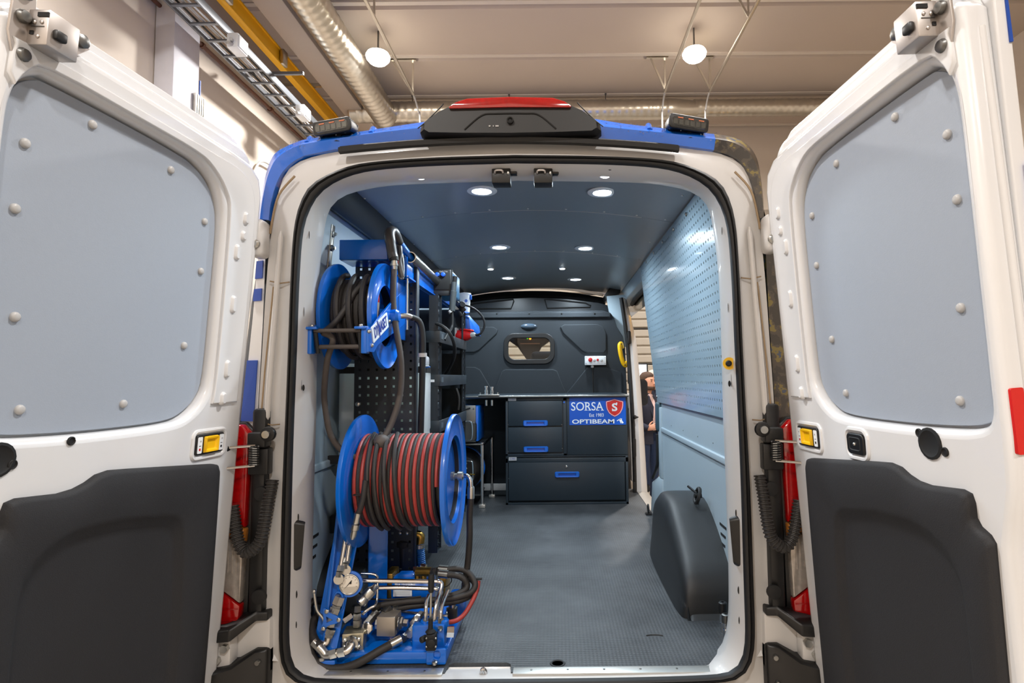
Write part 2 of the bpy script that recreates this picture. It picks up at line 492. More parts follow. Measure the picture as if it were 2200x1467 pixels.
# cable tray
tr = thing('cable_tray', 'grey steel cable ladder with cables along the left wall', 'cable tray', (-3.445, 1.5, 5.41))
for dx in (-.15, .15):
    obj('side_rail', MB().box((-3.445 + dx, 1.5, 5.41), (.022, 13, .085)), TRAYG, tr, bevel=.003)
yy = -2.0
while yy < 7.9:
    obj('rung', MB().box((-3.445, yy, 5.38), (.28, .035, .018)), TRAYG, tr); yy += .3
for k, dx in enumerate((-.1, -.06, -.01, .03, .09)):
    pts = [(-3.445 + dx + .012*math.sin(j*1.3 + k), -4 + j*.6, 5.405 + .004*k) for j in range(20)]
    obj('cable', MB().tube(cr(pts, 3), .009 + .002*(k % 3), 6), (WPLAST, PLASTIC, GREYPL)[k % 3], tr)
for yy in (-2, 1, 4.9, 7.6): obj('cross_strut', MB().box((-3.3, yy, 5.5), (.7, .035, .035)), TRAYG, tr)
for n_, (yy, nm) in enumerate(((3.95, 'first junction box'), (5.55, 'second junction box'))):
    jb = thing('junction_box', ('white plastic junction box on the cable ladder nearest the camera', 'small white junction box at the far end of the cable ladder')[n_], 'junction box', (-3.24, yy, 5.28))
    obj('box_body', MB().box((-3.24, yy, 5.30), (.12, .2, .16)), WPLAST, jb, bevel=.01)
    obj('lid', MB().box((-3.175, yy, 5.30), (.012, .17, .13)), WPLAST, jb, bevel=.004)
    for q in (-.04, .04): obj('gland', MB().cyl((-3.24, yy - .1, 5.27 + q/2), (-3.24 + q/3, yy - .15, 5.26 + q/2), .018, n=10), GREYPL, jb)
bp = thing('brown_pipe', 'thin brown pipe with clamps along the left hall wall', 'pipe', (-3.9, 1.5, 5.57))
obj('pipe_run', MB().cyl((-3.9, -5, 5.57), (-3.9, 8.4, 5.57), .022, n=12), PIPEBR, bp)
for yy in (2.6, 4.2, 4.4, 6.0): obj('clamp', MB().cyl((-3.9, yy-.02, 5.57), (-3.9, yy+.02, 5.57), .034, n=12).box((-3.925, yy, 5.57), (.04, .02, .02)), PIPEBR, bp)
for i_, (yy, lab) in enumerate(((5.6, 'thin grey conduit bent down the left hall wall, nearer one'), (6.6, 'thin grey conduit bent down the left hall wall, farther one'))):
    tag(obj('wall_conduit', MB().tube(cr([(-3.9, yy, 2.5), (-3.9, yy, 4.3), (-3.9, yy + .02, 4.55), (-3.88, yy + .15, 4.72), (-3.88, yy + .5, 4.76), (-3.88, yy+1.1, 4.77)], 6), .016, 8), GREYPL), lab, 'conduit')

# suspended rails with struts
def rail(name, x, z, y1, label, struts, drop):
    t = thing(name, label, 'rail', (x, 2, z))
    obj('channel', MB().box((x, (y1 - 5) / 2, z), (.035, y1 + 5, .03)), GALV, t, bevel=.004)
    for (yy, dx) in struts:
        obj('strut', MB().bar((x, yy, z), (x + dx, yy, HZ - .03), .025, .012, (0, 1, 0)), GALV, t)
        obj('strut', MB().bar((x, yy + .02, z), (x, yy + .02, HZ - .03), .025, .012, (0, 1, 0)), GALV, t)
        obj('ceiling_foot', MB().box((x + dx/2, yy, HZ - .055), (abs(dx) + .1, .05, .02)), GALV, t)
    obj('drop_cable', MB().tube(cr([(x, y1, z), (x + .01, y1 + .25, z - .12), (x + .02, y1 + .36, z - .5), (x + .02, y1 + .38, 2.2)], 6), .014, 8), GREYPL, t)
    return t
rail('hanging_rail', -1.93, 5.9, 6.25, 'thin suspended steel rail with struts beside the left hall lamp', ((4.4, -.3), (6.2, -.32)), 1)
rail('hanging_rail', 1.78, 5.9, 6.25, 'thin suspended steel rail passing just left of the right hall lamp', ((3.9, .2), (6.2, -.22)), 1)
rail('hanging_rail', 2.44, 5.9, 6.25, 'thin suspended steel rail with V struts right of the right hall lamp', ((4.5, -.25), (6.2, -.25)), 1)

# high bay lamps (two in view, the rows go on towards the camera)
def bay(x, y, label):
    z = 5.98
    t = thing('high_bay_lamp', label, 'lamp', (x, y, z), 'round high bay lamps of the hall')
    obj('housing', MB().lathe([(.05, .16), (.07, .15), (.1, .13), (.13, .12), (.14, .11), (.13, .1)], (x, y, z), (0, 0, 1)), GREYPL, t)
    obj('lens', MB().lathe([(.001, -.05), (.06, -.043), (.11, -.015), (.15, .03), (.16, .07), (.14, .11)], (x, y, z), (0, 0, 1)), LAMPM, t)
    obj('hook', MB().cyl((x, y, z + .18), (x, y, HZ - .02), .012, n=8), STEELDK, t)
    lamp('lamp_light', 'AREA', (x, y, z - .07), HALL_LAMP_W, HALL_LAMP_C, .34, spread=170, parent=t)
bay(-2.22, 5.5, 'round glowing high bay lamp left of the brake light, beside the spiral duct')
bay(2.04, 5.5, 'round glowing high bay lamp on the right between the suspended rails')
bay(-2.22, .1, 'round high bay lamp above the left rear door, out of the picture')
bay(2.04, .1, 'round high bay lamp above the right rear door, out of the picture')
bay(-2.22, -5.3, 'round high bay lamp behind the camera on the left')
bay(2.04, -5.3, 'round high bay lamp behind the camera on the right')
# wooden/metal shelf profiles far right
rr_ = thing('far_rack', 'yellow and grey steel racking at the far right of the hall', 'rack', (4.4, 7.2, 0))
for zz, mm in ((2.6, GALV), (2.95, CRANE), (3.35, GALV), (3.75, TRAYG), (4.3, GALV)):
    obj('beam', MB().box((4.2, 7.1, zz), (3.4, .08, .12)), mm, rr_, bevel=.005)
obj('yellow_bracket', MB().box((3.3, 7.1, 4.62), (.1, .06, .5)).bar((3.3, 7.1, 4.85), (3.12, 7.1, 4.5), .08, .06), CRANE, rr_, bevel=.008)
for xx in (3.3, 5.85): obj('post', MB().box((xx, 7.15, 2.2), (.09, .1, 4.4)), CRANE, rr_, bevel=.005)
# ================================================================== the van body
FZ = .70           # van floor height
van = thing('cargo_van', 'white and blue cargo van seen from behind with both rear doors open', 'van', (0, 2.0, 0))

def half(px, y):
    """right hand half of a body contour, mirrored about the van's centre line"""
    R = [at(a, b, y) for a, b in px]
    L = [V((-p.x, p.y, p.z)) for p in reversed(R)]
    return R, L
NR = 160
def ring(px, y, n=NR, sm=True):
    R, L = half(px, y)
    P = R + L
    P = cr(P, 6, True) if sm else P
    return resample(P, n)
# right half: bottom centre -> up the right side -> top centre
seal_o = [(1112, 1470), (1350, 1467), (1540, 1461), (1588, 1448), (1611, 1420), (1619, 1363), (1616, 1250), (1609, 1050), (1601, 900), (1593, 740), (1586, 590), (1578, 485), (1562, 424), (1535, 387), (1475, 358), (1410, 345), (1279, 338), (1112, 336)]
seal_i = [(1112, 1458), (1350, 1455), (1530, 1449), (1574, 1438), (1594, 1414), (1601, 1363), (1598, 1250), (1592, 1050), (1586, 900), (1578, 740), (1571, 590), (1561, 485), (1540, 428), (1510, 395), (1460, 371), (1395, 359), (1279, 353), (1112, 351)]
pill_i = [(1112, 1440), (1350, 1437), (1490, 1434), (1530, 1428), (1556, 1405), (1570, 1350), (1572, 1250), (1566, 1050), (1560, 900), (1556, 740), (1550, 590), (1538, 485), (1524, 430), (1492, 402), (1440, 388), (1380, 381), (1279, 378), (1112, 376)]
outer = [(1112, 1484), (1380, 1481), (1600, 1476), (1640, 1470), (1655, 1440), (1660, 1363), (1660, 1250), (1660, 1050), (1664, 900), (1654, 740), (1643, 590), (1630, 470), (1612, 392), (1588, 349), (1530, 326), (1430, 312), (1279, 303), (1112, 301)]
jamb = [((a[0] + b[0]) / 2, (a[1] + b[1]) / 2) for a, b in zip(outer, seal_o)]
R0, R1, R2 = ring(outer, .03), ring(jamb, .035), ring(seal_o, .012)
R3, R4 = ring(seal_i, .012), ring(pill_i, .07)
R5 = [V((p.x*1.035, .2, FZ + (p.z - FZ)*1.03 - .03)) for p in R4]
mb = MB().loft([R0, R1, R2, R3, R4, R5], False, False)
obj('rear_frame', mb, JAMB, van, smooth=50)
# rubber seal
mid = [(a + b) / 2 for a, b in zip(R2, R3)]
rings = []
for i, p in enumerate(mid):
    w = (R2[i] - R3[i]); h = w.length / 2; w.normalize(); t = V((0, -1, 0))
    sec = []
    for (a, b) in ((-1.05, 0), (-1.05, .55), (-.75, .9), (-.25, 1.0), (.0, .7), (.25, 1.05), (.7, .95), (1.05, .5), (1.05, 0)):
        sec.append(p + w*(a*h) + t*(b*.024))
    rings.append(sec)
mb = MB(); mb.loft(rings + [rings[0]], False, False, closed=False)
obj('door_seal', mb, RUBBER, van, smooth=60)

# roof and upper corners: blue skin, camouflage wrap on the right hand corner
ro = [(554, 474), (559, 438), (565, 402), (572, 370), (583, 341), (594, 327), (610, 317), (635, 306), (664, 298), (778, 282), (896, 264), (1000, 251), (1105, 246), (1220, 248), (1344, 266), (1430, 276), (1534, 288), (1573, 294), (1606, 311), (1626, 340), (1635, 385), (1640, 430), (1642, 470)]
ri = [(577, 473), (580, 445), (585, 422), (592, 398), (603, 375), (615, 360), (630, 347), (646, 338), (668, 331), (778, 311), (896, 301), (1000, 297), (1105, 295), (1220, 296), (1344, 302), (1430, 309), (1534, 322), (1560, 328), (1588, 343), (1608, 368), (1619, 400), (1626, 435), (1631, 470)]
def skin(i0, i1, m, name):
    o_ = cr([at(a, b, .03) for a, b in ro[i0:i1]], 5); i_ = cr([at(a, b, .012) for a, b in ri[i0:i1]], 5)
    mid_ = [(a*.55 + b*.45) + V((0, -.02, 0)) for a, b in zip(o_, i_)]
    back = [V((p.x, .3, p.z + .02)) for p in o_]; fr_ = [V((p.x*.98, 4.3, p.z + .02)) for p in o_]
    fwd = [V((p.x, .04, p.z)) for p in i_]
    mb = MB().loft([fwd, i_, mid_, o_, back, fr_], False, False, closed=False)
    return obj(name, mb, m, van, smooth=50)
skin(0, 17, ROOFBLUE, 'blue_roof')
skin(16, 23, CAMO, 'camouflage_wrap')
# roof cross ribs seen at the edge
for px in ((664, 300), (800, 279), (1394, 272)):
    p = at(px[0], px[1], .03)
    obj('roof_rib', MB().tube([p + V((0, -.012, -.02)), p + V((0, .01, .006)), p + V((0, .1, .02)), p + V((0, 2, .02))], .012, 8), ROOFBLUE, van)
# black gutter strip above the opening
pts = cr([at(a, b, -.006) for a, b in ((731, 324), (800, 317), (900, 309), (1000, 304), (1105, 302), (1220, 304), (1320, 309), (1400, 315), (1457, 321))], 6)
mb = MB(); mb.loft([[p + V((0, a, b)) for a, b in ((0, -.013), (-.018, -.011), (-.022, .004), (-.01, .006), (-.006, .014), (.01, .014), (.02, 0))] for p in pts])
obj('gutter_strip', mb, RUBBER, van)
# body sides
def side(s, m, name):
    prof = [(.985, .55), (1.0, .9), (1.005, 1.2), (1.0, 1.45), (.985, 1.7), (.955, 2.0), (.915, 2.27), (.885, 2.42), (.80, 2.56), (.5, 2.63)]
    a = [V((s*x, .05, z)) for x, z in prof]; b = [V((s*(x+.02), .7, z)) for x, z in prof]; c = [V((s*(x+.02), 3.15 if s < 0 else 2.1, z)) for x, z in prof]
    return obj(name, MB().loft([a, b, c], False, False, closed=False), m, van)
side(-1, WHITE, 'side_panel'); side(1, CAMO, 'side_panel')
# rear corner panels outside the jamb (white left with blue decals, camouflage right)
def corner(s, m, name):
    iw = [(1642, 470), (1646, 560), (1652, 680), (1660, 800), (1667, 905)]
    ow = [(1655, 470), (1664, 560), (1676, 680), (1690, 800), (1702, 905)]
    A = [at(a, b, .03) for a, b in iw]; B = [at(a, b, .045) for a, b in ow]; C_ = [V((p.x + .004, .3, p.z)) for p in B]
    sgn = lambda p: V((s*p.x, p.y, p.z))
    rings = [[sgn(p) for p in q] for q in (A, B, C_)]
    obj(name, MB().loft(rings, False, False, closed=False), m, van)
    return A, B
corner(-1, WHITE, 'corner_panel'); A_, B_ = corner(1, CAMO, 'corner_panel')
for (y0, y1) in ((474, 492), (560, 598), (620, 646), (774, 905)):
    zz0, zz1 = at(540, y0, .03).z, at(540, y1, .03).z
    def ip(z, Q):
        for a, b in zip(Q, Q[1:]):
            if b.z <= z <= a.z: return a.lerp(b, (z - a.z)/(b.z - a.z))
        return Q[0] if z > Q[0].z else Q[-1]
    q = []
    for z in (zz0, zz1):
        a, b = ip(z, A_), ip(z, B_)
        q += [V((-(a.x + (b.x-a.x)*.2), a.y - .004, z)), V((-b.x - .002, b.y - .005, z))]
    mb = MB().add([q[0], q[1], q[3], q[2]] + [p + V((0, .006, 0)) for p in (q[0], q[1], q[3], q[2])], [(0,1,2,3), (7,6,5,4), (0,4,5,1), (2,6,7,3), (1,5,6,2), (3,7,4,0)])
    obj('blue_decal', mb, DECAL, van)

for s in (-1, 1):
    S = lambda x, y, z: V((s*x, y, z))
    # upper hinge bracket
    obj('hinge_plate', MB().box(S(.9, -.01, 2.215), (.05, .07, .135)), JAMB, van, bevel=.018, seg=3)
    obj('hinge_bolt', MB().lathe([(.016, 0), (.016, .008), (.01, .014)], S(.895, -.045, 2.19), (0, -1, 0), 12), STEEL, van)
    # sealant seam and panel joint lines on the jamb
    obj('sealant_bead', MB().tube(cr([S(.79, .012, 2.45), S(.845, .01, 2.38), S(.868, .01, 2.28), S(.873, .01, 2.24)], 5), .004, 6), SEALANT, van)
    obj('sealant_bead', MB().tube([S(.86, .015, 2.05), S(.885, .016, 1.75), S(.895, .016, 1.58)], .003, 6), SEALANT, van)
    for z in (2.065, 1.565): obj('panel_joint', MB().tube([S(.80 + (2.07-z)*.05, .008, z), S(.835 + (2.07-z)*.04, .014, z - .003), S(.875 + (2.07-z)*.04, .02, z + .006)], .0025, 6), SEALANT, van)
    # raised jamb bead
    obj('jamb_bead', MB().tube(cr([S(.838, .016, 2.25), S(.85, .014, 2.0), S(.868, .014, 1.7), S(.874, .016, 1.58)], 6), [.004] + [.010]*17 + [.004], 10), JAMB, van)
    # black tail light column and lamp
    obj('light_column', MB().box(S(.895, .06, 1.27), (.05, .12, .70)).box(S(.94, .10, 1.27), (.14, .06, .70)), PLASTIC, van, bevel=.012)
    tl = obj('tail_light', MB().loft([[S(x, .02, z) for x, z in ((.915, 1.54), (.95, 1.572), (1.08, 1.575), (1.08, .885), (.93, .885))], [S(x, .1, z) for x, z in ((.915, 1.54), (.95, 1.572), (1.09, 1.575), (1.09, .885), (.93, .885))]]), PLASTIC, van, bevel=.006)
    segs = [('red_lens', LENSRED, ((.922, 1.535), (.95, 1.566), (1.075, 1.566), (1.075, 1.33), (1.03, 1.285), (.93, 1.215))),
            ('amber_lens', LENSAMB, ((.931, 1.208), (1.03, 1.278), (1.075, 1.32), (1.075, 1.235), (.933, 1.16))),
            ('clear_lens', LENSCLR, ((.933, 1.155), (1.075, 1.23), (1.075, 1.06), (.94, .962))),
            ('red_lens', LENSRED, ((.94, .955), (1.075, 1.052), (1.075, .893), (.945, .893)))]
    for nm, m_, poly in segs:
        mb = MB().loft([[S(x, .025, z) for x, z in poly], [S(x, -.012, z) for x, z in poly]])
        obj(nm, mb, m_, tl, bevel=.006)
    for k in range(18):
        z = .91 + k*.036
        obj('lens_rib', MB().box(S(1.005, -.0135, z), (.12, .003, .004)), LENSRED if z > 1.27 or z < .97 else LENSCLR, tl) if not .97 < z < 1.27 else None
    for k in range(9):
        obj('lens_rib', MB().box(S(.955 + k*.014, -.0135, 1.115 + .004*k), (.003, .003, .11)), LENSCLR, tl)
    # ledge under the lamp, lower body corner, bumper
    obj('lamp_ledge', MB().loft([[S(x, y, z) for x, y, z in ((.85, .0, .93), (.885, -.005, .93), (.945, -.06, .895), (1.1, -.07, .885), (1.1, .1, .89), (.85, .1, .93))], [S(x, y, z) for x, y, z in ((.85, .0, .90), (.885, -.005, .90), (.945, -.06, .855), (1.1, -.07, .85), (1.1, .1, .85), (.85, .1, .9))]]), PLASTIC, van, bevel=.006)
    obj('lower_corner', MB().loft([[S(x, y, z) for x, y, z in ((.845, .01, .905), (.90, .01, .9), (1.03, .02, .86), (1.03, .02, .70), (.845, .01, .72))], [S(x, y, z) for x, y, z in ((.845, .15, .9), (.90, .15, .9), (1.03, .15, .86), (1.03, .15, .70), (.845, .15, .72))]]), JAMB, van, bevel=.008)
    hb = obj('lower_hinge', MB().box(S(.985, -.01, .79), (.06, .05, .12)), JAMB, van, bevel=.006)
    for (dx, dz) in ((-.015, .04), (.012, .0), (-.012, -.045)):
        obj('hinge_bolt', MB().cyl(S(.985 + dx, -.03, .79 + dz), S(.985 + dx, -.05, .79 + dz), .014, n=6), STEEL, hb)
    # door check arm assembly
    hk = obj('door_check', MB().box(S(.885, -.01, 1.515), (.062, .05, .05)).box(S(.885, .0, 1.44), (.07, .04, .09)).lathe([(.026, 0), (.026, .02)], S(.845, -.02, 1.535), (0, -1, 0), 16), PLASTIC, van, bevel=.006)
    obj('bushing', MB().lathe([(.006, 0), (.013, .002), (.013, .012)], S(.845, -.04, 1.535), (0, -1, 0), 14), STEEL, hk)
    mb = MB()
    pts = [S(.885 + .014*math.cos(k*.9), -.045 + .012*math.sin(k*.9), 1.43 + .0011*k) for k in range(60)]
    obj('spring', mb.tube(pts, .003, 6), STEELDK, hk)
    for z in (1.497, 1.43): obj('check_rod', MB().cyl(S(.885, -.04, z), S(.96, -.1, z), .005, n=8), CHROME, hk)
    obj('check_bracket', MB().box(S(.958, -.09, 1.505), (.03, .03, .045)), PLASTIC, hk, bevel=.006)
    obj('check_bracket', MB().box(S(.968, -.06, 1.39), (.03, .03, .04)), PLASTIC, hk, bevel=.006)
    for z in (1.33, .985): obj('column_screw', MB().lathe([(.024, 0), (.024, .012), (.012, .014)], S(.874, -.004, z), (0, -1, 0), 18), RUBBER, van)
    # corrugated conduit from the body to the door
    path = cr([S(.842, .0, 1.375), S(.846, -.02, 1.30), S(.851, -.04, 1.21), S(.864, -.045, 1.168), S(.90, -.045, 1.143), S(.928, -.04, 1.165), S(.948, -.03, 1.215), S(.968, -.015, 1.29)], 16)
    path = resample(path, 150, False)
    obj('corrugated_conduit', MB().tube(path, [.021 if k % 4 < 2 else .0165 for k in range(150)], 12), CORR, van, smooth=20)
    # rear bumper corner
    obj('bumper_corner', MB().loft([[S(x, y, z) for x, y, z in ((.845, -.005, .81), (.885, -.01, .81), (.945, -.05, .775), (1.08, -.10, .75), (1.08, -.10, .4), (.845, -.02, .4))], [S(x, .2, z) for x, z in ((.845, .81), (.885, .81), (.945, .78), (1.08, .76), (1.08, .4), (.845, .4))]]), PLASTIC, van, bevel=.01)
    for (x, z) in ((.868, .775), (.872, .69)): obj('bumper_screw', MB().cyl(S(x, -.018, z), S(x, -.03, z), .008, n=10), STEEL, van)
obj('bumper_beam', MB().loft([[(x, y, z) for y, z in ((-.06, .585), (-.14, .56), (-.14, .36), (.1, .36), (.1, .6), (-.02, .6))] for x in (-.82, .82)]), PLASTIC, van, bevel=.015)

# third brake light housing
bx = van
hp = [(-.36, .0), (-.355, .03), (-.30, .07), (-.22, .105), (-.14, .118), (0, .122), (.14, .118), (.22, .105), (.30, .07), (.355, .03), (.36, .0), (.34, -.012), (.2, -.016), (0, -.018), (-.2, -.016), (-.34, -.012)]
bc = at(1098, 287, -.02)
K = 1.0
def hring(y, sc, dz): return [V((bc.x + x*sc*.9, y, bc.z + z*sc*.95 + dz)) for x, z in hp]
br = obj('brake_light_housing', MB().loft([hring(.22, .94, .02), hring(.02, 1, 0), hring(-.035, .985, .0), hring(-.055, .93, .004)]), PLASTIC, van, bevel=0, smooth=35)
lp = [(-.215, .082), (-.19, .1), (-.15, .113), (0, .118), (.15, .113), (.19, .1), (.215, .082), (.21, .078), (0, .081), (-.21, .078)]
obj('red_lens', MB().loft([[V((bc.x + x, y, bc.z + z + dz)) for x, z in lp] for y, dz in ((-.02, 0), (-.058, -.004), (-.066, -.006))]), LENSRED, br, bevel=.003)
obj('step_line', MB().tube(cr([V((bc.x + x, -.0565, bc.z + z)) for x, z in ((-.16, .0), (-.1, .05), (-.05, .056), (.05, .056), (.1, .05), (.16, .0))], 5), .0025, 6), BLACK, br)
for s in (-1, 1): obj('cover_seam', MB().tube(cr([V((bc.x + s*x, -.048, bc.z + z)) for x, z in ((.235, .098), (.25, .08), (.30, .03), (.325, .01))], 5), .002, 6), BLACK, br)
for k_, w_ in enumerate((.006, .003, .011)): obj('housing_mark', MB().box((bc.x - .072 + .013*k_, -.0565, bc.z + .012), (w_, .002, .0045)), GREYPL, br)
obj('camera_eye', MB().lathe([(.012, 0), (.012, .01), (.008, .012), (.006, .006)], (bc.x, -.055, bc.z + .03), (0, -1, 0), 16), BLACK, br)

# roof work lights
def work_light(px, py, tilt, yaw, label):
    p = at(px, py, .0)
    t = thing('work_light', label, 'work light', p + V((0, 0, -.05)))
    R = Matrix.Rotation(math.radians(yaw), 3, 'Z') @ Matrix.Rotation(math.radians(tilt), 3, 'Y') @ Matrix.Rotation(math.radians(6), 3, 'X')
    q = lambda x, y, z: p + R @ V((x, y, z))
    def rb(w, h, y): return [q(a, y, b) for a, b in rrect(w, h, .012, 4)]
    obj('housing', MB().loft([rb(.125, .03, .06), rb(.14, .042, .035), rb(.146, .046, .0), rb(.146, .046, -.008)]), PLASTIC, t, smooth=30)
    obj('bezel', MB().loft([rb(.15, .05, -.002), rb(.152, .052, -.008), rb(.148, .048, -.013)], True, True), PLASTIC, t, bevel=.002)
    ln = obj('lens', MB().loft([rb(.13, .033, -.013), rb(.128, .031, -.0145)]), mat('work_lamp_lens', (58, 60, 60), .12, coat=1., var=.3, scale=60), t)
    for k in range(6):
        c = -.053 + k*.0212
        obj('led_chip', MB().box(q(c, -.0152, -.003), (.016, .0015, .018), R), mat('led_reflector', (104, 106, 104), .25, metal=.7, var=.2), ln)
    for k in (-1, 0, 1):
        obj('amber_strip', MB().box(q(.004 + k*.04, -.0156, .0115), (.02, .002, .0035), R), mat('amber_strip', (206, 120, 84), .4), ln)
    for k in range(5): obj('cooling_fin', MB().box(q(0, .035 + .008*k, .021 - .002*k), (.12, .003, .012), R), PLASTIC, t)
    obj('foot', MB().lathe([(.028, -.035), (.026, -.028), (.012, -.02), (.012, 0)], p + V((.01, .03, -.015)), (0, 0, 1), 16), PLASTIC, t)
    return t
work_light(716, 273, -3.5, -12, 'small black rectangular work light on the left of the blue van roof')
work_light(1478, 266, 4.5, 12, 'small black rectangular work light on the right of the blue van roof')

# water drops on the wet roof edge
random.seed(11)
mb = MB()
oc_ = cr([at(a, b, .03) for a, b in ro[6:17]], 12)
ic_ = cr([at(a, b, .012) for a, b in ri[6:17]], 12)
for k in range(260):
    j = random.randrange(len(oc_)); t_ = random.random()**2*.75
    p = oc_[j].lerp(ic_[j], t_) + V((random.uniform(-.01, .01), 0, 0)); p.y = .012 - .024*min(1, t_/.45) if t_ < .45 else -.010
    if t_ < .1: p = oc_[j] + V((0, random.uniform(.02, .2), .003))
    mb.sphere(p + V((0, -.001, .0)), random.uniform(.0014, .003), 6, 4)
tag(obj('water_drops', mb, m_glass('water', (.95, .97, 1.), 1.33), van), kind='stuff')
# ================================================================== the two rear doors
def rear_door(s, label):
    O = V((.998, -.08, FZ)); U = V((.07, -1, 0)).normalized()
    F = frame(O, U, V((-.07, 0, 1)))
    Mx = Matrix.Diagonal((s, 1, 1, 1)) @ F
    D = lambda u, v, w=0.: Mx @ V((u, v, w))
    t = thing('rear_door', label, 'van door', D(0, 0, 0) - V((0, 0, .2)))
    # outer skin with its flange
    sk = rrect(.885, 2.0, .085, 7, .4125, .84)
    skin_ = [(u, v) for u, v in sk]
    skin_ = [(u - (.03 if u > .8 and v < .72 else 0), v) for u, v in skin_]
    plate('outer_skin', skin_, Mx, -.098, -.066, WHITE, t, bevel=.005)
    plate('flange_step', rrect(.885, 1.95, .08, 7, .395, .835), Mx, -.07, -.042, WHITE, t, bevel=.01)
    # inner frame with the window opening
    win = [(.743, 1.655), (.70, 1.663), (.5, 1.664), (.34, 1.66), (.268, 1.65), (.20, 1.615), (.16, 1.555), (.146, 1.468), (.143, 1.3), (.144, 1.05), (.168, .975), (.225, .93), (.30, .912), (.48, .908), (.65, .912), (.75, .922), (.785, .948), (.79, 1.03), (.793, 1.2), (.796, 1.4), (.797, 1.52), (.793, 1.58), (.778, 1.625)]
    W2 = [(p.x, p.y) for p in cr([(a, b, 0) for a, b in win], 4, True)]
    c = (.47, 1.29)
    grow = lambda P, d: [(a + d*(1 if a > c[0] else -1)*min(1, abs(a - c[0])/.2), b + d*(1 if b > c[1] else -1)*min(1, abs(b - c[1])/.2)) for a, b in P]
    fr = [(-.045, -.14), (-.05, .4), (-.05, .8), (-.05, 1.2), (-.055, 1.55), (-.055, 1.66), (-.035, 1.72), (.02, 1.752), (.12, 1.76), (.4, 1.765), (.7, 1.765), (.83, 1.76), (.845, 1.74), (.845, 1.2), (.845, .9), (.84, .8), (.825, .74), (.81, .68), (.81, .2), (.81, -.14)]
    plate('door_frame', fr, Mx, -.072, 0, WHITE, t, holes=[grow(W2, .012)], bevel=.02, smooth=50)
    land = cr([(a, b, 0) for a, b in ((.0, .95), (-.005, 1.2), (-.008, 1.5), (.0, 1.62), (.03, 1.68), (.09, 1.708), (.2, 1.712), (.5, 1.714), (.80, 1.714), (.822, 1.70), (.826, 1.64))], 3) + cr([(a, b, 0) for a, b in ((.812, 1.62), (.79, 1.66), (.74, 1.688), (.5, 1.69), (.3, 1.688), (.22, 1.67), (.15, 1.62), (.122, 1.55), (.115, 1.3), (.115, 1.05), (.122, .95))], 3)
    plate('frame_land', [(q.x, q.y) for q in land], Mx, -.01, .009, WHITE, t, bevel=.004, smooth=50)
    # grey panel with rivet caps
    pan = plate('grey_panel', grow(W2, .006), Mx, -.034, -.026, GREYP, t, bevel=.0015)
    cap = None
    for (u, v) in ((.602, 1.63), (.752, 1.523), (.347, 1.613), (.757, 1.382), (.192, 1.508), (.188, 1.355), (.732, 1.158), (.229, 1.125), (.272, .967) if s > 0 else (.429, .962), (.70, .962)):
        mb = MB().lathe([(.0108, 0), (.0108, .003), (.0095, .0055), (.006, .0072), (.001, .0076)], D(u, v, -.026), D(u, v, 1) - D(u, v, 0), 16)
        obj('rivet_cap', mb, GREYPL, pan)
    # embossed studs along the hinge side
    for (u, v, h) in ((.075, 1.44, .03), (.07, 1.27, .035), (.07, 1.06, .035), (.078, .965, .02), (.045, 1.56, .02), (.05, 1.5, .012)):
        obj('embossed_stud', MB().loft([[D(a, b, .005) for a, b in rrect(.028, h + .024, .013, 4, u, v)], [D(a, b, .013) for a, b in rrect(.024, h + .02, .011, 4, u, v)], [D(a, b, .017) for a, b in rrect(.015, h + .01, .007, 4, u, v)]]), WHITE, t)
    obj('embossed_line', MB().tube([D(.05, 1.64, .0), D(.06, 1.67, .001), D(.11, 1.69, 0)], .004, 6), WHITE, t)
    # black lower trim
    bl = [(.0, -.13), (.005, .3), (.015, .6), (.022, .735), (.032, .754), (.055, .760), (.39, .796), (.455, .802), (.493, .797), (.522, .783), (.553, .774), (.593, .771), (.69, .780), (.712, .775), (.718, .757), (.718, .727), (.728, .712), (.75, .701), (.76, .687), (.759, .66), (.75, .4), (.745, -.13)]
    rc = [(.15, -.11), (.15, .3), (.165, .5), (.18, .6), (.195, .63), (.23, .65), (.40, .682), (.46, .686), (.50, .689), (.53, .69), (.55, .69), (.58, .687), (.62, .675), (.65, .66), (.67, .645), (.68, .63), (.69, .615), (.695, .6), (.698, .58), (.70, .55), (.70, .3), (.70, -.11)]
    bl = [(.045 + .97*a, b) for a, b in bl]; rc = [(.045 + .95*a, b) for a, b in rc]
    def rs(P, w):
        out = []
        for a, b in zip(P, P[1:]):
            out += [D(a[0] + (b[0]-a[0])*k/4, a[1] + (b[1]-a[1])*k/4, w) for k in range(4)]
        return out + [D(P[-1][0], P[-1][1], w)]
    def sh(P, k): return [(a + (.42 - a)*k, b + (.2 - b)*k) for a, b in P]
    mb = MB().loft([rs(bl, -.005), rs(bl, .010), rs(sh(bl, .006), .016), rs(sh(bl, .02), .020), rs(sh(bl, .08), .022), rs(rc, .024), rs(sh(rc, .03), .019), rs(sh(rc, .08), .005), rs(sh(rc, .12), .002), rs(sh(rc, .6), .003)], False, True)
    obj('lower_trim', mb, TRIM, t, smooth=60)
    # yellow release handle
    H = Mx @ Matrix.Translation((.082 if s > 0 else .112, .825, 0))
    h = plate('release_handle', rrect(.128, .062, .008), H, -.003, .006, PLASTIC, t, bevel=.003)
    obj('handle_surround', MB().tube([H @ V((a, b, -.002)) for a, b in rrect(.15, .082, .018, 5)], .008, 8, closed=True), WHITE, t)
    mb = MB().loft([[H @ V((a, b, .0062)) for a, b in rrect(.064, .05, .003, 2)], [H @ V((a, b, .014)) for a, b in rrect(.06, .046, .003, 2)], [H @ V((a, b, .013)) for a, b in rrect(.05, .036, .003, 2)], [H @ V((a, b, .0066)) for a, b in rrect(.04, .028, .003, 2)]], False, True)
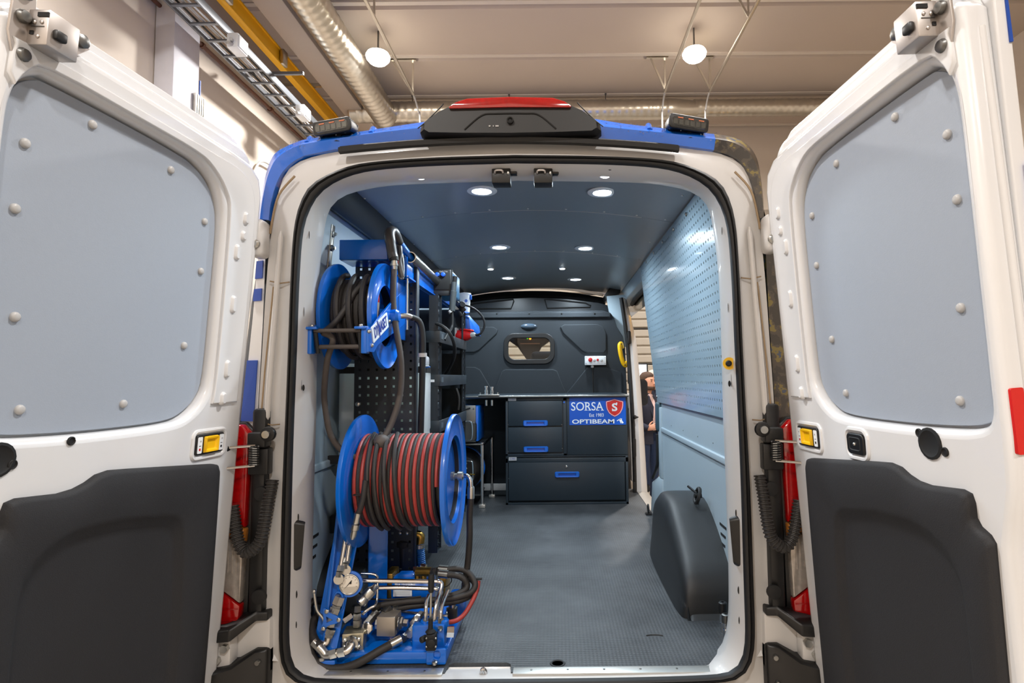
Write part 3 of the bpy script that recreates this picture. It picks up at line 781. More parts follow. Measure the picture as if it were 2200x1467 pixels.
    obj('yellow_lever', mb, YELLOW, h)
    for k in (-1, 1):
        lb = obj('white_label', MB().box(H @ V((k*.05, 0, .0066)), (.0015, .02, .05), F.to_3x3() @ Matrix(((0, 1, 0), (0, 0, 1), (1, 0, 0))) if False else None) if False else MB().loft([[H @ V((a, b, .006)) for a, b in rrect(.02, .05, .003, 2, k*.05)], [H @ V((a, b, .0072)) for a, b in rrect(.02, .05, .003, 2, k*.05)]]), LETTER, h)
        def mark(cx, cy, w_, h_, m_, nm): obj(nm, MB().loft([[H @ V((a, b, .0072)) for a, b in rrect(w_, h_, .0005, 1, cx, cy)], [H @ V((a, b, .0077)) for a, b in rrect(w_, h_, .0005, 1, cx, cy)]]), m_, h)
        mark(k*.05, -.002, .009, .0016, PLASTIC, 'printed_bar')
        mark(k*.05, -.013, .007, .007, RED if k*s < 0 else PLASTIC, 'printed_lock')
        mark(k*.05 - .002, .012, .006, .005, GREYPL, 'printed_mark')
    # holes and boss of the middle band
    def dark(u, v, r):
        obj('access_hole', MB().lathe([(r*1.2, 0), (r*1.2, .003), (r, .004), (r*.85, .0015), (.0005, .0012)], D(u, v, .0), D(u, v, 1) - D(u, v, 0), 18), BLACK, t)
    dark(.596, .886, .0085); dark(.672 if s > 0 else .727, .852, .0085); dark(.628 if s > 0 else .757, .865, .03)
    if s > 0:
        B = Mx @ Matrix.Translation((.343, .832, 0))
        b = plate('wiper_boss', rrect(.078, .058, .014), B, -.004, .008, PLASTIC, t, bevel=.004)
        obj('boss_surround', MB().tube([B @ V((a, b_, -.002)) for a, b_ in rrect(.098, .078, .022, 5)], .008, 8, closed=True), WHITE, t)
        obj('boss_recess', MB().loft([[B @ V((a, b_, .0082)) for a, b_ in rrect(.055, .038, .008, 4)], [B @ V((a, b_, .0095)) for a, b_ in rrect(.05, .034, .008, 4)], [B @ V((a, b_, .004)) for a, b_ in rrect(.03, .02, .006, 4)]], False, True), RUBBER, b)
        obj('boss_bolt', MB().sphere(B @ V((0, 0, .008)), .005), STEEL, b)
    # latch at the top free corner
    lt = obj('latch', MB().hexa([D(.73, 1.71, 0), D(.80, 1.71, 0), D(.80, 1.785, 0), D(.73, 1.785, 0), D(.73, 1.71, .05), D(.80, 1.71, .05), D(.80, 1.785, .05), D(.73, 1.785, .05)]), LATCH, t, bevel=.003)
    plate('latch_plate', [(.79, 1.84), (.832, 1.835), (.836, 1.72), (.82, 1.665), (.79, 1.66), (.783, 1.70)], Mx, 0, .006, LATCH, lt, bevel=.001)
    for (u, v) in ((.812, 1.81), (.814, 1.76), (.806, 1.685)):
        obj('latch_bolt', MB().lathe([(.013, 0), (.014, .006), (.011, .012), (.006, .013)], D(u, v, .005), D(u, v, 1) - D(u, v, 0), 12), STEELDK, lt)
    FU = D(1, 0, 0) - D(0, 0, 0); FW = D(0, 0, 1) - D(0, 0, 0); FV = D(0, 1, 0) - D(0, 0, 0)
    obj('latch_slot', MB().bar(D(.8005, 1.773, .05), D(.8005, 1.773, .026), .009, .003, FU), BLACK, lt)
    obj('latch_slot', MB().bar(D(.8005, 1.735, .02), D(.8005, 1.735, .012), .008, .003, FU), BLACK, lt)
    obj('latch_crease', MB().bar(D(.8005, 1.748, .042), D(.8005, 1.748, .014), .0015, .002, FU), STEELDK, lt)
    for (v, w) in ((1.757, .036), (1.757, .02), (1.727, .03)):
        obj('latch_pin', MB().lathe([(.004, 0), (.004, .002), (.002, .003)], D(.80, v, w), FU, 10), LATCH, lt)
    obj('latch_fork', MB().bar(D(.765, 1.74, .055), D(.79, 1.74, .055), .012, .02, FV), PLASTIC, lt, bevel=.004)
    obj('latch_arm', MB().bar(D(.735, 1.73, .006), D(.675, 1.79, .006), .034, .005, D(0, 0, 1) - D(0, 0, 0)), LATCH, lt)
    obj('latch_bolt', MB().lathe([(.015, 0), (.015, .008), (.008, .012)], D(.685, 1.785, .008), D(0, 0, 1) - D(0, 0, 0), 12), STEELDK, lt)
    # shut edge: flange steps and reflector
    obj('shut_edge_bead', MB().tube(cr([D(.842, 1.70, -.045), D(.845, 1.4, -.045), D(.845, 1.0, -.045), D(.838, .86, -.045)], 5), .008, 10), WHITE, t)
    mb = MB().loft([[D(u_, .93 + b, -.022 + a) for a, b in rrect(.026, .125, .004, 3)] for u_ in (.84, .8475)])
    obj('red_reflector', mb, REDTAPE, t)
    obj('blue_edge', MB().bar(D(.855, 1.83, -.092), D(.855, 1.66, -.092), .004, .006, FW), DECAL, t)
    obj('blue_edge', MB().bar(D(.855, 1.42, -.092), D(.855, 1.1, -.092), .004, .006, FW), DECAL, t)
    return t
rear_door(-1, 'open white rear door on the left with grey window panel')
rear_door(1, 'open white rear door on the right with grey window panel and red reflector')
# ================================================================== van interior shell
# floor with the striker notch cut from its rear edge
fp = [(-.86, .05), (-.255, .05), (-.25, .105), (-.235, .118), (-.045, .118), (-.03, .105), (-.025, .05), (.80, .05), (.74, .14), (.80, .16), (.86, .24), (.88, 3.3), (-.86, 3.3)]
plate('floor_panel', fp, Matrix.Translation((0, 0, 0)), FZ - .015, FZ, VANFLOOR, van)
obj('subfloor', MB().box((0, 1.75, FZ - .05), (1.86, 3.3, .04)), JAMB, van)
def strip(x0, x1, n0):
    m_ = obj('threshold_strip', MB().loft([[(x, y, z) for y, z in ((.032, FZ - .02), (.03, FZ + .004), (.075, FZ + .004), (.078, FZ))] for x in (x0, x1)]), ALU, van, bevel=.001)
    for k in range(n0):
        obj('strip_screw', MB().cyl((x0 + (k + .5)*(x1 - x0)/n0, .055, FZ + .003), (x0 + (k + .5)*(x1 - x0)/n0, .055, FZ + .0055), .004, n=8), STEELDK, m_)
strip(-.775, -.262, 4); strip(-.018, .742, 6)
# striker pocket
sp = obj('striker_pocket', MB().loft([[(x, y, FZ - .006) for x, y in ((-.25, -.0), (-.25, .1), (-.03, .1), (-.03, -.0))], [(x, y, FZ - .035) for x, y in ((-.23, -.01), (-.23, .085), (-.05, .085), (-.05, -.01))]], False, True), JAMB, van, bevel=.004)
obj('striker_plate', MB().box((-.17, .055, FZ - .02), (.05, .035, .02)), STEEL, sp, bevel=.003)
obj('striker_loop', MB().tube(cr([(-.128, .05, FZ - .03), (-.128, .05, FZ + .0), (-.122, .05, FZ + .012), (-.112, .05, FZ + .0), (-.112, .05, FZ - .03)], 4), .006, 8), CHROME, sp)
obj('striker_nut', MB().cyl((-.145, .03, FZ - .03), (-.145, .03, FZ - .012), .014, n=12), STEEL, sp)
obj('striker_nut', MB().cyl((-.09, .03, FZ - .03), (-.09, .03, FZ - .012), .014, n=12), STEEL, sp)
p = atz(1198, 1425, FZ)
obj('floor_ring', MB().lathe([(.019, 0), (.021, .002), (.026, .002), (.028, 0)], (p.x, p.y, FZ), (0, 0, 1), 28), RUBBER, van)
p = atz(1405, 1366, FZ)
obj('tape_scrap', MB().tube(cr([p + V((-.03, 0, .002)), p + V((-.01, .006, .002)), p + V((.015, .005, .002)), p + V((.035, -.002, .002))], 4), .0022, 5), RUBBER, van)
# moulded white feet at the lower corners of the opening
for s in (-1, 1):
    A = [(s*x, y, z) for x, y, z in ((.70, .03, FZ + .002), (.685, .07, FZ + .002), (.70, .12, FZ + .003), (.735, .145, FZ + .004), (.78, .16, FZ + .01))]
    B = [(s*x, y, z) for x, y, z in ((.74, .03, FZ + .008), (.735, .06, FZ + .02), (.745, .09, FZ + .04), (.765, .11, FZ + .07), (.785, .13, FZ + .11))]
    C_ = [(s*x, y, z) for x, y, z in ((.80, .03, FZ + .05), (.80, .055, FZ + .08), (.80, .075, FZ + .115), (.80, .09, FZ + .15), (.80, .11, FZ + .19))]
    E_ = [(s*x, y, z) for x, y, z in ((.84, .02, FZ + .06), (.84, .05, FZ + .1), (.84, .07, FZ + .14), (.84, .09, FZ + .18), (.84, .11, FZ + .22))]
    obj('corner_foot', MB().loft([cr(A, 3), cr(B, 3), cr(C_, 3), cr(E_, 3)], False, False, closed=False), JAMB, van, smooth=60)
    # plastic pad and holes on the pillar
    S = lambda x, y, z: V((s*x, y, z))
    P = cr([at(1580, 1108, .045), at(1581, 1150, .045), at(1584, 1215, .045)], 3)
    c0, c1 = at(1577, 1112, .04), at(1583, 1218, .04)
    mb = MB().loft([[S(c0.x - .018, .045, c0.z), S(c0.x + .02, .03, c0.z + .012), S(c0.x + .024, .06, c0.z)], [S(c0.x - .02, .035, c0.z - .01), S(c0.x + .022, .02, c0.z), S(c0.x + .024, .06, c0.z - .01)], [S(c1.x - .016, .035, c1.z + .02), S(c1.x + .022, .02, c1.z + .005), S(c1.x + .024, .06, c1.z + .02)], [S(c1.x - .01, .045, c1.z + .008), S(c1.x + .02, .03, c1.z - .006), S(c1.x + .024, .06, c1.z)]])
    obj('pillar_pad', mb, PLASTIC, van, bevel=.004)
    def hole(px, py, r, tall=1.0, wide=1.0):
        q = at(px, py, .05)
        a = V((s*q.x, q.y - .012, q.z))
        obj('pillar_hole', MB().sphere(a, r, 10, 6, (.7*wide, .35, tall)), BLACK, van)
    for (px, py, r, tl, wd) in ((1538, 436, .008, 1.6, 1), (1540, 448, .004, 1, 1), (1553, 497, .008, 1.8, .8), (1549, 498, .003, 5, .6), (1562, 662, .003, 6, .5), (1569, 812, .003, 6, .5), (1565, 824, .007, 1.6, 1), (1570, 824, .005, 2.5, .8), (1577, 868, .007, 1.3, 1), (1577, 888, .003, 6, .5), (1586, 1265, .009, 1.7, 1), (1588, 1330, .009, 2.0, 1), (1583, 1090, .003, 6, .5), (1579, 1100, .006, 2.0, .7)):
        hole(px, py, r, tl, wd)
for px, py in ((835, 371), (1015, 358), (1233, 360), (1363, 362), (1310, 366), (1440, 372)):
    q = at(px, py, .045); obj('header_hole', MB().sphere(q + V((0, -.008, 0)), .009 if px in (835, 1363, 1233) else .005, 10, 6, (1.3, .3, .6)), BLACK, van)
# latch keepers under the rear header
for px in (1083, 1172):
    q = at(px, 372, .07)
    k = obj('latch_keeper', MB().box(q + V((.004, -.0, .022)), (.10, .05, .022)).box(q + V((.024, -.004, .006)), (.05, .03, .03)), PLASTIC, van, bevel=.004)
    obj('keeper_box', MB().box(q + V((-.008, -.005, -.018)), (.068, .06, .06)), PLASTIC, k, bevel=.004)
    obj('keeper_loop', MB().tube(cr([q + V((-.03, -.036, -.012)), q + V((-.026, -.043, -.005)), q + V((-.005, -.043, -.005)), q + V((-.001, -.036, -.012))], 4), .004, 8), LATCH, k)
    obj('keeper_pin', MB().sphere(q + V((.018, -.037, -.012)), .007, 10, 7, (.7, .5, 1)), STEEL, k)

# ceiling lining, three arched sheets with seams and screws
def cz(x): return 2.60 - .075*(x/.78)**2
def arch(y0, y1, m, name, dz=0.):
    xs = [-.80 + 1.6*k/28 for k in range(29)]
    lo = lambda y, d: [V((x, y, cz(x) + d)) for x in xs]
    mb = MB(); a, b, c, d = lo(y0, dz), lo(y1, dz), lo(y1, dz + .006), lo(y0, dz + .006)
    mb.loft([a, b, c, d, a], False, False, closed=False)
    return obj(name, mb, m, van)
seams = (.13, .98, 1.98, 3.68)
for a, b in zip(seams, seams[1:]): arch(a + .0015, b - .0015, CEIL, 'ceiling_sheet')
for y_ in seams[1:3]:
    sm_ = obj('ceiling_seam', MB().loft([[V((x, y_ + dy, cz(x) + dz)) for dy, dz in ((-.004, -.0008), (.004, -.0008), (.004, .004), (-.004, .004))] for x in [-.30 + .9*k/16 for k in range(17)]]), ALU, van)
for y_ in (.55, .95, 1.45, 1.95, 2.5, 3.1):
    for x_ in (-.72, -.55, -.38, -.2, 0, .2, .4, .57, .72) if y_ in (.95, 1.95) else (-.72, .72):
        obj('ceiling_screw', MB().lathe([(.007, 0), (.006, .003), (.001, .004)], (x_, y_, cz(x_)), (0, 0, -1), 10), STEEL, van)
# dark rail at the left edge of the ceiling
a, b = atx(700, 420, -.79), atx(838, 505, -.79)
obj('ceiling_rail', MB().loft([[(x, y, z) for x, z in ((-.805, 2.43), (-.772, 2.42), (-.735, 2.47), (-.72, 2.535), (-.79, 2.56))] for y in (.18, 3.4)]), RACK, van, bevel=.004)

# right wall: perforated sheet, lower lining, rail, slits
def perforated(name, o, ux, uz, nx, nz, pitch, hole, thick, m, parent, mx_=.02, mz=.02):
    """sheet with real square holes; ux runs along the columns, uz up the rows"""
    o, ux, uz = V(o), V(ux).normalized(), V(uz).normalized(); nn = ux.cross(uz)
    mb = MB(); h = hole/2; p = pitch/2
    for i in range(nx):
        for j in range(nz):
            c = o + ux*(mx_ + p + i*pitch) + uz*(mz + p + j*pitch)
            O_ = [c + ux*a*p + uz*b*p for a, b in ((-1, -1), (1, -1), (1, 1), (-1, 1))]
            I_ = [c + ux*a*h + uz*b*h for a, b in ((-1, -1), (1, -1), (1, 1), (-1, 1))]
            K_ = [q + nn*thick for q in I_]
            mb.add(O_ + I_ + K_, [(0, 1, 5, 4), (1, 2, 6, 5), (2, 3, 7, 6), (3, 0, 4, 7), (4, 5, 9, 8), (5, 6, 10, 9), (6, 7, 11, 10), (7, 4, 8, 11)])
    w, hh = nx*pitch + 2*mx_, nz*pitch + 2*mz
    for (a0, a1, b0, b1) in ((0, w, 0, mz), (0, w, hh - mz, hh), (0, mx_, mz, hh - mz), (w - mx_, w, mz, hh - mz)):
        mb.add([o + ux*a + uz*b for a, b in ((a0, b0), (a1, b0), (a1, b1), (a0, b1))], [(0, 1, 2, 3)])
    q = [o, o + ux*w, o + ux*w + uz*hh, o + uz*hh]
    for a, b in zip(q, q[1:] + q[:1]): mb.add([a, b, b + nn*thick, a + nn*thick], [(0, 1, 2, 3)])
    return obj(name, mb, m, parent, fix=False)
pz = V((-.105, 0, .985)).normalized()
peg = perforated('perforated_sheet', (.868, .23, 1.535), (0, 1, 0), pz, 50, 25, .038, .0105, .003, PEG, van)
for px, py in ((1490, 460), (1461, 493), (1437, 520), (1417, 543), (1400, 563), (1412, 852)):
    q = atx(px, py, .80 if py < 700 else .865)
    q = V((.868 - (q.z - 1.535)*.1066 - .002, q.y, q.z)); obj('sheet_screw', MB().lathe([(.010, 0), (.008, .004), (.001, .006)], q, (-1, 0, 0), 12), STEEL, peg)
obj('shade_backing', MB().loft([[(x, y, z) for x, z in ((.90, 1.4), (.81, 2.56), (.84, 2.58), (.93, 1.4))] for y in (.2, 2.12)]), RACK, van)  # dark sheet added behind the holes, stands in for the shade there
obj('lower_lining', MB().loft([[(x, y, z) for x, z in ((.885, FZ), (.885, 1.56), (.90, 1.56), (.90, FZ))] for y in (.13, 2.1)]), WALLP, van)
def lining_details(s):
    S = lambda x, y, z: V((s*x, y, z))
    obj('lining_rail', MB().loft([[S(x, y, z) for x, z in ((.886, 1.325), (.874, 1.33), (.874, 1.358), (.886, 1.362))] for y in (.14, 2.08)]), WALLP, van, bevel=.003)
    for y_ in (.45, .75, 1.05, 1.4, 1.75): obj('lining_screw', MB().lathe([(.006, 0), (.001, .004)], S(.886, y_, 1.40), (-s, 0, 0), 10), STEEL, van)
    for k in range(4):
        for (y_, L_, z_) in (((.52, .035, 1.03), (.62, .10 - .025*k, 1.045)) if s > 0 else ((.335, .05, 1.03), (.45, .10 - .025*k, 1.06))):
            if L_ > .03: obj('lining_slit', MB().box(S(.8845, y_, z_ - .042*k), (.003, L_, .011)), BLACK, van)
lining_details(1)
# sliding door opening, rear jamb
obj('side_jamb', MB().loft([[(x, y, z) for x, y in ((.875, 2.08), (.868, 2.12), (.875, 2.2), (.96, 2.2), (.96, 2.08))] for z in (1.0, 1.5)]), WALLP, van, bevel=.006)
obj('side_jamb', MB().loft([[(x, y, 1.0) for x, y in ((.875, 2.08), (.868, 2.12), (.875, 2.2), (.96, 2.2), (.96, 2.08))], [(x, y, .92) for x, y in ((.875, 2.08), (.868, 2.12), (.86, 2.42), (.96, 2.42), (.96, 2.08))], [(x, y, .62) for x, y in ((.875, 2.08), (.868, 2.12), (.855, 2.5), (.96, 2.5), (.96, 2.08))]]), WALLP, van, bevel=.008)
obj('jamb_slot', MB().tube(cr([(.868, 2.19, 1.3), (.866, 2.19, 1.12), (.862, 2.22, 1.05), (.858, 2.36, .96)], 5), .012, 8), RUBBER, van)
obj('jamb_buffer', MB().box((.885, 2.16, 1.43), (.06, .1, .21)), mat('dark_buffer', (52, 78, 90), .5), van, bevel=.02, seg=3)
obj('side_header', MB().loft([[(x, y, z) for x, z in ((.765, 2.525), (.80, 2.45), (.87, 2.42), (.96, 2.42), (.93, 2.53))] for y in (2.08, 3.75)]), WALLP, van, bevel=.006)
obj('header_seal', MB().tube([(.86, 2.15, 2.42), (.86, 3.0, 2.42), (.862, 3.4, 2.40)], .02, 8), RUBBER, van)
pt_ = [at(a, b, 3.345) for a, b in ((1303, 636), (1346, 632), (1350, 680), (1356, 745), (1338, 745), (1322, 702), (1308, 668))]
obj('pillar_trim', MB().loft([pt_, [p + V((.0, .03, 0)) for p in pt_]]), WALLP, van, bevel=.004)
q = at(1319, 629, 3.35)
obj('header_block', MB().loft([[q + V((a, b, c)) for a, c in ((-.08, -.07), (.06, .0), (.07, .07), (-.02, .07), (-.09, -.02))] for b in (0, .25)]), PLASTIC, van, bevel=.006)
obj('sill_strip', MB().loft([[(x, y, z) for x, z in ((.86, FZ - .01), (.845, FZ + .004), (.89, FZ + .004), (.96, FZ - .03), (.96, FZ - .1))] for y in (2.2, 3.35)]), ALU, van)
# B pillar in front of the opening
prof = [(640, 1337), (700, 1347), (780, 1354), (860, 1360), (950, 1364), (1066, 1367)]
bi = [at(px, py, 3.16) for py, px in prof]
bo = [at(px, py, 3.2) for py, px in ((640, 1342), (700, 1360), (780, 1368), (860, 1376), (925, 1379), (1000, 1384), (1090, 1389))]
bo = resample(bo, 6, False); bi = resample(bi, 6, False)
obj('centre_pillar', MB().loft([bi, [(a + b)/2 + V((0, -.03, 0)) for a, b in zip(bi, bo)], bo, [p + V((.03, .1, 0)) for p in bo], [p + V((0, .15, 0)) for p in bi], bi], False, False, closed=False), WHITE, van)
obj('pillar_seal', MB().tube(cr([p + V((-.012, -.01, 0)) for p in bi], 4), .018, 8), RUBBER, van)
for px, py, h_ in ((1363, 962, .17), (1364, 1050, .12), (1352, 725, .12)):
    c = at(px, py, 3.12); obj('pillar_plate', MB().loft([[c + V((a, dy, b)) for a, b in rrect(.032, h_, .015, 4)] for dy in (0, .012)]), PLASTIC, van, bevel=.003)
c = at(1361, 896, 3.12); obj('pillar_catch', MB().lathe([(.012, 0), (.02, .012), (.01, .03), (.004, .045)], c, (1, -.3, 0), 12), PLASTIC, van)
# left wall
obj('left_lining', MB().loft([[(x, y, z) for x, z in ((-.885, FZ), (-.885, 1.5), (-.80, 2.50), (-.82, 2.52), (-.91, 1.5), (-.91, FZ))] for y in (.13, 3.75)]), WALLP, van)
lining_details(-1)
ra = obj('wall_strap', MB().loft([[q for q in (V((-.84, .30 + dy, z)), V((-.83, .30 + dy, z)))] + [] for z, dy in ((2.1, 0), (2.1, .04))]) if False else MB().box((-.822, .42, 2.26), (.012, .035, .24), Matrix.Rotation(math.radians(5), 3, 'Y')), GALV, van, bevel=.002)
for z in (2.34, 2.28): obj('strap_bolt', MB().lathe([(.014, 0), (.014, .006), (.007, .008), (.007, .016)], (-.808 - (2.36-z)*.08, .42, z), (1, 0, 0), 12), STEEL, ra)
# wheel arch covers
def arch_cover(s):
    S = lambda x, y, z: V((s*x, y, z))
    AP = [(.475, .02), (.48, .09), (.495, .14), (.53, .18), (.58, .22), (.65, .268), (.73, .315), (.81, .355), (.88, .385), (.95, .4), (1.08, .40), (1.2, .39), (1.3, .35), (1.38, .25), (1.42, .1)]
    secs = []
    for k in range(15):
        y_, h_ = AP[k]; t = k/14
        xi = .665 + .03*(abs(t - .5)*2)**3
        w_ = 1
        sec = [S(xi - .012, y_, FZ + .001), S(xi - .008, y_, FZ + .05), S(xi, y_, FZ + h_*.45), S(xi + .008, y_, FZ + h_*.78), S(xi + .03, y_, FZ + h_*.94), S(xi + .075, y_, FZ + h_), S(.9, y_, FZ + h_*1.0)]
        secs.append(cr(sec, 3))
    mb = MB().loft(secs, False, False, closed=False)
    a = [p + V((0, -.0, 0)) for p in secs[0]]; base = [V((p.x, .455, FZ)) for p in a]
    mb.loft([base, a], False, False, closed=False)
    b = secs[-1]; base2 = [V((p.x, 1.43, FZ)) for p in b]
    mb.loft([b, base2], False, False, closed=False)
    return obj('wheel_arch_cover', mb, mat('arch_plastic', (34, 36, 38), .5, var=.08, scale=30, bump=.1, bscale=300), van, smooth=70)
arch_cover(1); arch_cover(-1)

# ---------------------------------------------------------------- bulkhead
YB = 3.28
def poly(px, y): return [at(a, b, y) for a, b in px]
def xz(px, y): return [(p.x, p.z) for p in poly(px, y)]
wc = at(1137, 749, YB)
bh = xz([(975, 672), (1140, 668), (1296, 667), (1312, 672), (1320, 684), (1326, 702), (1338, 722), (1343, 745), (1348, 860)], YB)
bh = bh + [(bh[-1][0], FZ), (-.80, FZ)]
whole = rrect(.40, .215, .075, 6, wc.x, wc.z)
blk = plate('bulkhead', bh, XZ(YB), -.05, 0, CARPET, van, holes=[whole], bevel=.008)
def raised(name, px, h=.014, m=CARPET, bev=.009):
    return plate(name, xz(px, YB), XZ(YB), -.005, h, m, blk, bevel=bev)
raised('moulded_pad', [(1204, 703), (1212, 697), (1283, 696), (1296, 702), (1302, 715), (1303, 752), (1297, 758), (1262, 758), (1250, 754), (1210, 716)])
raised('moulded_pad', [(985, 704), (1060, 702), (1070, 708), (1068, 716), (1030, 752), (1020, 757), (985, 757)])
raised('moulded_pad', [(1078, 797), (1086, 793), (1188, 793), (1197, 797), (1222, 860), (1056, 860)])
raised('moulded_pad', [(985, 788), (1020, 788), (1032, 794), (1062, 845), (1060, 860), (985, 860)])
raised('moulded_pad', [(1262, 788), (1300, 788), (1335, 800), (1338, 860), (1222, 860), (1216, 846)])
raised('top_lip', [(980, 684), (1310, 682), (1312, 674), (1300, 670), (980, 673)], .02)
wf = plate('window_frame', rrect(.47, .285, .10, 8, wc.x, wc.z), XZ(YB), -.03, .018, PLASTIC, blk, holes=[rrect(.385, .195, .06, 8, wc.x, wc.z)], bevel=.006)
plate('window_pane', rrect(.40, .21, .06, 6, wc.x, wc.z), XZ(YB), -.018, -.013, GLASS, wf)
dl = at(1136, 701, YB)
obj('dome_lamp', MB().sphere(dl + V((0, -.0, 0)), .075, 24, 12, (1.0, .35, .37)), mat('dome_lamp_cover', (62, 76, 90), .2, coat=.6), blk)
for px in (1068, 1137, 1207, 1277): q = at(px, 674, YB); obj('lip_rivet', MB().lathe([(.008, 0), (.006, .005), (.001, .006)], q + V((0, -.02, 0)), (0, -1, 0), 10), PLASTIC, blk)
# cab header above the bulkhead
YH = 3.52
hd = plate('cab_header', xz([(990, 672), (990, 652), (1060, 643), (1140, 639), (1220, 642), (1285, 650), (1306, 656), (1310, 672)], YH), XZ(YH), -.05, 0, DARKBAND, van, bevel=.004)
for px in ([(1003, 658), (1020, 652), (1103, 643), (1104, 647), (1098, 663), (1010, 663)], [(1170, 643), (1180, 643), (1258, 651), (1269, 657), (1268, 660), (1176, 662)]):
    obj('header_moulding', MB().tube([p + V((0, -.004, 0)) for p in poly(px, YH)], .007, 8, closed=True), BLACK, hd)
obj('cab_beam', MB().loft([[p + V((0, a, b)) for a, b in ((0, -.10), (-.03, -.05), (0, 0), (.12, .02), (.12, -.1))] for p in cr(poly([(1000, 638), (1060, 629), (1140, 625), (1220, 628), (1300, 640)], 3.6), 6)]), PLASTIC, van)
obj('ceiling_edge_trim', MB().loft([[p + V((0, a, b)) for a, b in ((-.02, -.012), (-.025, .012), (.02, .02), (.02, -.01))] for p in cr(poly([(1000, 632), (1060, 623), (1140, 618), (1220, 621), (1296, 634)], 3.66), 6)]), ALU, van)
obj('kick_strip', MB().box((-.36, 3.0, FZ + .085), (.30, .03, .055)), GREYPL, van, bevel=.003)
# grab handle
g0, g1 = at(1331, 738, 3.2), at(1341, 784, 3.2)
gh = obj('grab_handle', MB().tube(cr([g0 + V((.03, .07, -.03)), g0 + V((.015, .01, 0)), g0 + V((.0, -.01, -.02)), (g0 + g1)/2 + V((-.012, -.015, 0)), g1 + V((-.01, -.01, .02)), g1 + V((.012, .0, -.005)), g1 + V((.03, .06, .02))], 6), [.020]*37, 12), YELLOW, van)
for g in (g0 + V((.012, -.0, -.005)), g1 + V((.005, -.008, 0))): obj('handle_screw', MB().sphere(g + V((0, -.02, 0)), .007, 8, 6), BLACK, gh)
# cab: dash, dark V reflection, headrest, windscreen
obj('dashboard', MB().loft([[(x, y, z) for y, z in ((4.5, 1.2), (4.45, 1.42), (4.6, 1.52), (5.3, 1.50), (5.3, 1.0), (4.5, 1.0))] for x in (-.9, .9)]), PLASTIC, van, bevel=.02)
cc = [at(a, b, 4.2) for a, b in ((1085, 716), (1190, 716), (1188, 727), (1163, 745), (1150, 770), (1143, 776), (1134, 776), (1128, 768), (1112, 745), (1088, 728))]
oc = obj('v_reflection', MB().loft([cc, [p + V((0, .12, 0)) for p in cc]]), mat('reflection_grey', (62, 54, 50), .5), van, bevel=.006)  # solid prism added for the dark V reflected in the bulkhead window
for px, py, m_, nm, r_ in ((1139, 727, AMBERLED, 'amber_light', .012), (1133, 727, GREENLED, 'green_light', .006)):
    obj(nm, MB().sphere(at(px, py, 4.19), r_, 10, 7), m_, oc)
q0 = at(1118, 738, 4.18); q1 = at(1160, 738, 4.18)
obj('light_bar', MB().bar(q0, q1, .012, .012), mat('lit_bar', (216, 160, 130), .4), oc)  # lit strip of that reflection, put into a pale colour
hr = at(1172, 772, 3.75)
obj('headrest', MB().box(hr + V((0, 0, -.05)), (.3, .12, .26)), mat('seat_cloth', (62, 66, 74), .8), van, bevel=.05, seg=3)
obj('windscreen', MB().hexa([V(p) for p in ((-.85, 5.05, 1.5), (.85, 5.05, 1.5), (.72, 4.35, 2.35), (-.72, 4.35, 2.35), (-.85, 5.056, 1.5), (.85, 5.056, 1.5), (.72, 4.356, 2.352), (-.72, 4.356, 2.352))]), GLASS, van)
obj('bonnet', MB().loft([[(x, y, z) for x, z in ((-.9, .6), (-.9, 1.2), (-.6, 1.38), (.6, 1.38), (.9, 1.2), (.9, .6))] for y in (5.1, 6.0)]), WHITE, van, bevel=.05, seg=3)
for s in (-1, 1):
    obj('cab_door', MB().box((s*.985, 4.2 if s < 0 else 4.62, 1.05), (.08, 1.7 if s < 0 else .6, .95)), WHITE, van, bevel=.02)
    obj('screen_pillar', MB().bar((s*.9, 5.05, 1.5), (s*.76, 4.3, 2.4), .08, .08), WHITE, van)
    for y_ in (.95, 5.0):
        w_ = obj('wheel', MB().lathe([(.24, 0), (.33, .02), (.35, .06), (.35, .16), (.33, .2), (.24, .22)], (s*.78, y_, .352), (s, 0, 0), 36), RUBBER, van)
        obj('wheel_hub', MB().lathe([(.02, .21), (.08, .2), (.2, .2), (.235, .19), (.24, .05)], (s*.78, y_, .352), (s, 0, 0), 30), GREYPL, w_)
obj('chassis', MB().box((0, 2.6, .5), (1.5, 5.2, .22)), PLASTIC, van, bevel=.02)
# wing mirror
mc = at(1379, 843, 4.35)
wm = obj('wing_mirror', MB().loft([[mc + V((a, b, c)) for a, c in rrect(.13*k, .29*k, .05, 5)] for b, k in ((0, 1), (.06, 1.0), (.11, .8))]), PLASTIC, van)
obj('mirror_glass', MB().loft([[mc + V((a, -.004, c)) for a, c in rrect(.11, .17, .03, 4, 0, .04)], [mc + V((a, -.006, c)) for a, c in rrect(.11, .17, .03, 4, 0, .04)]]), mat('dark_mirror', (40, 44, 50), .08, metal=.7), wm)
obj('mirror_glass', MB().loft([[mc + V((a, -.004, c)) for a, c in rrect(.11, .07, .03, 4, 0, -.095)], [mc + V((a, -.006, c)) for a, c in rrect(.11, .07, .03, 4, 0, -.095)]]), mat('dark_mirror', (40, 44, 50), .08, metal=.7), wm)
obj('mirror_arm', MB().cyl(mc + V((0, .05, -.1)), mc + V((-.12, .12, -.2)), .03, n=12), PLASTIC, wm)
# yellow stop button on the right pillar
q = at(1564, 781, .045)
ys = obj('yellow_button', MB().lathe([(.022, 0), (.022, .004)], q + V((0, -.014, 0)), (-.25, -1, 0), 20), YELLOW, van)
obj('button_cap', MB().lathe([(.010, .004), (.011, .016), (.007, .02)], q + V((0, -.014, 0)), (-.4, -1, 0), 16), BLACK, ys)
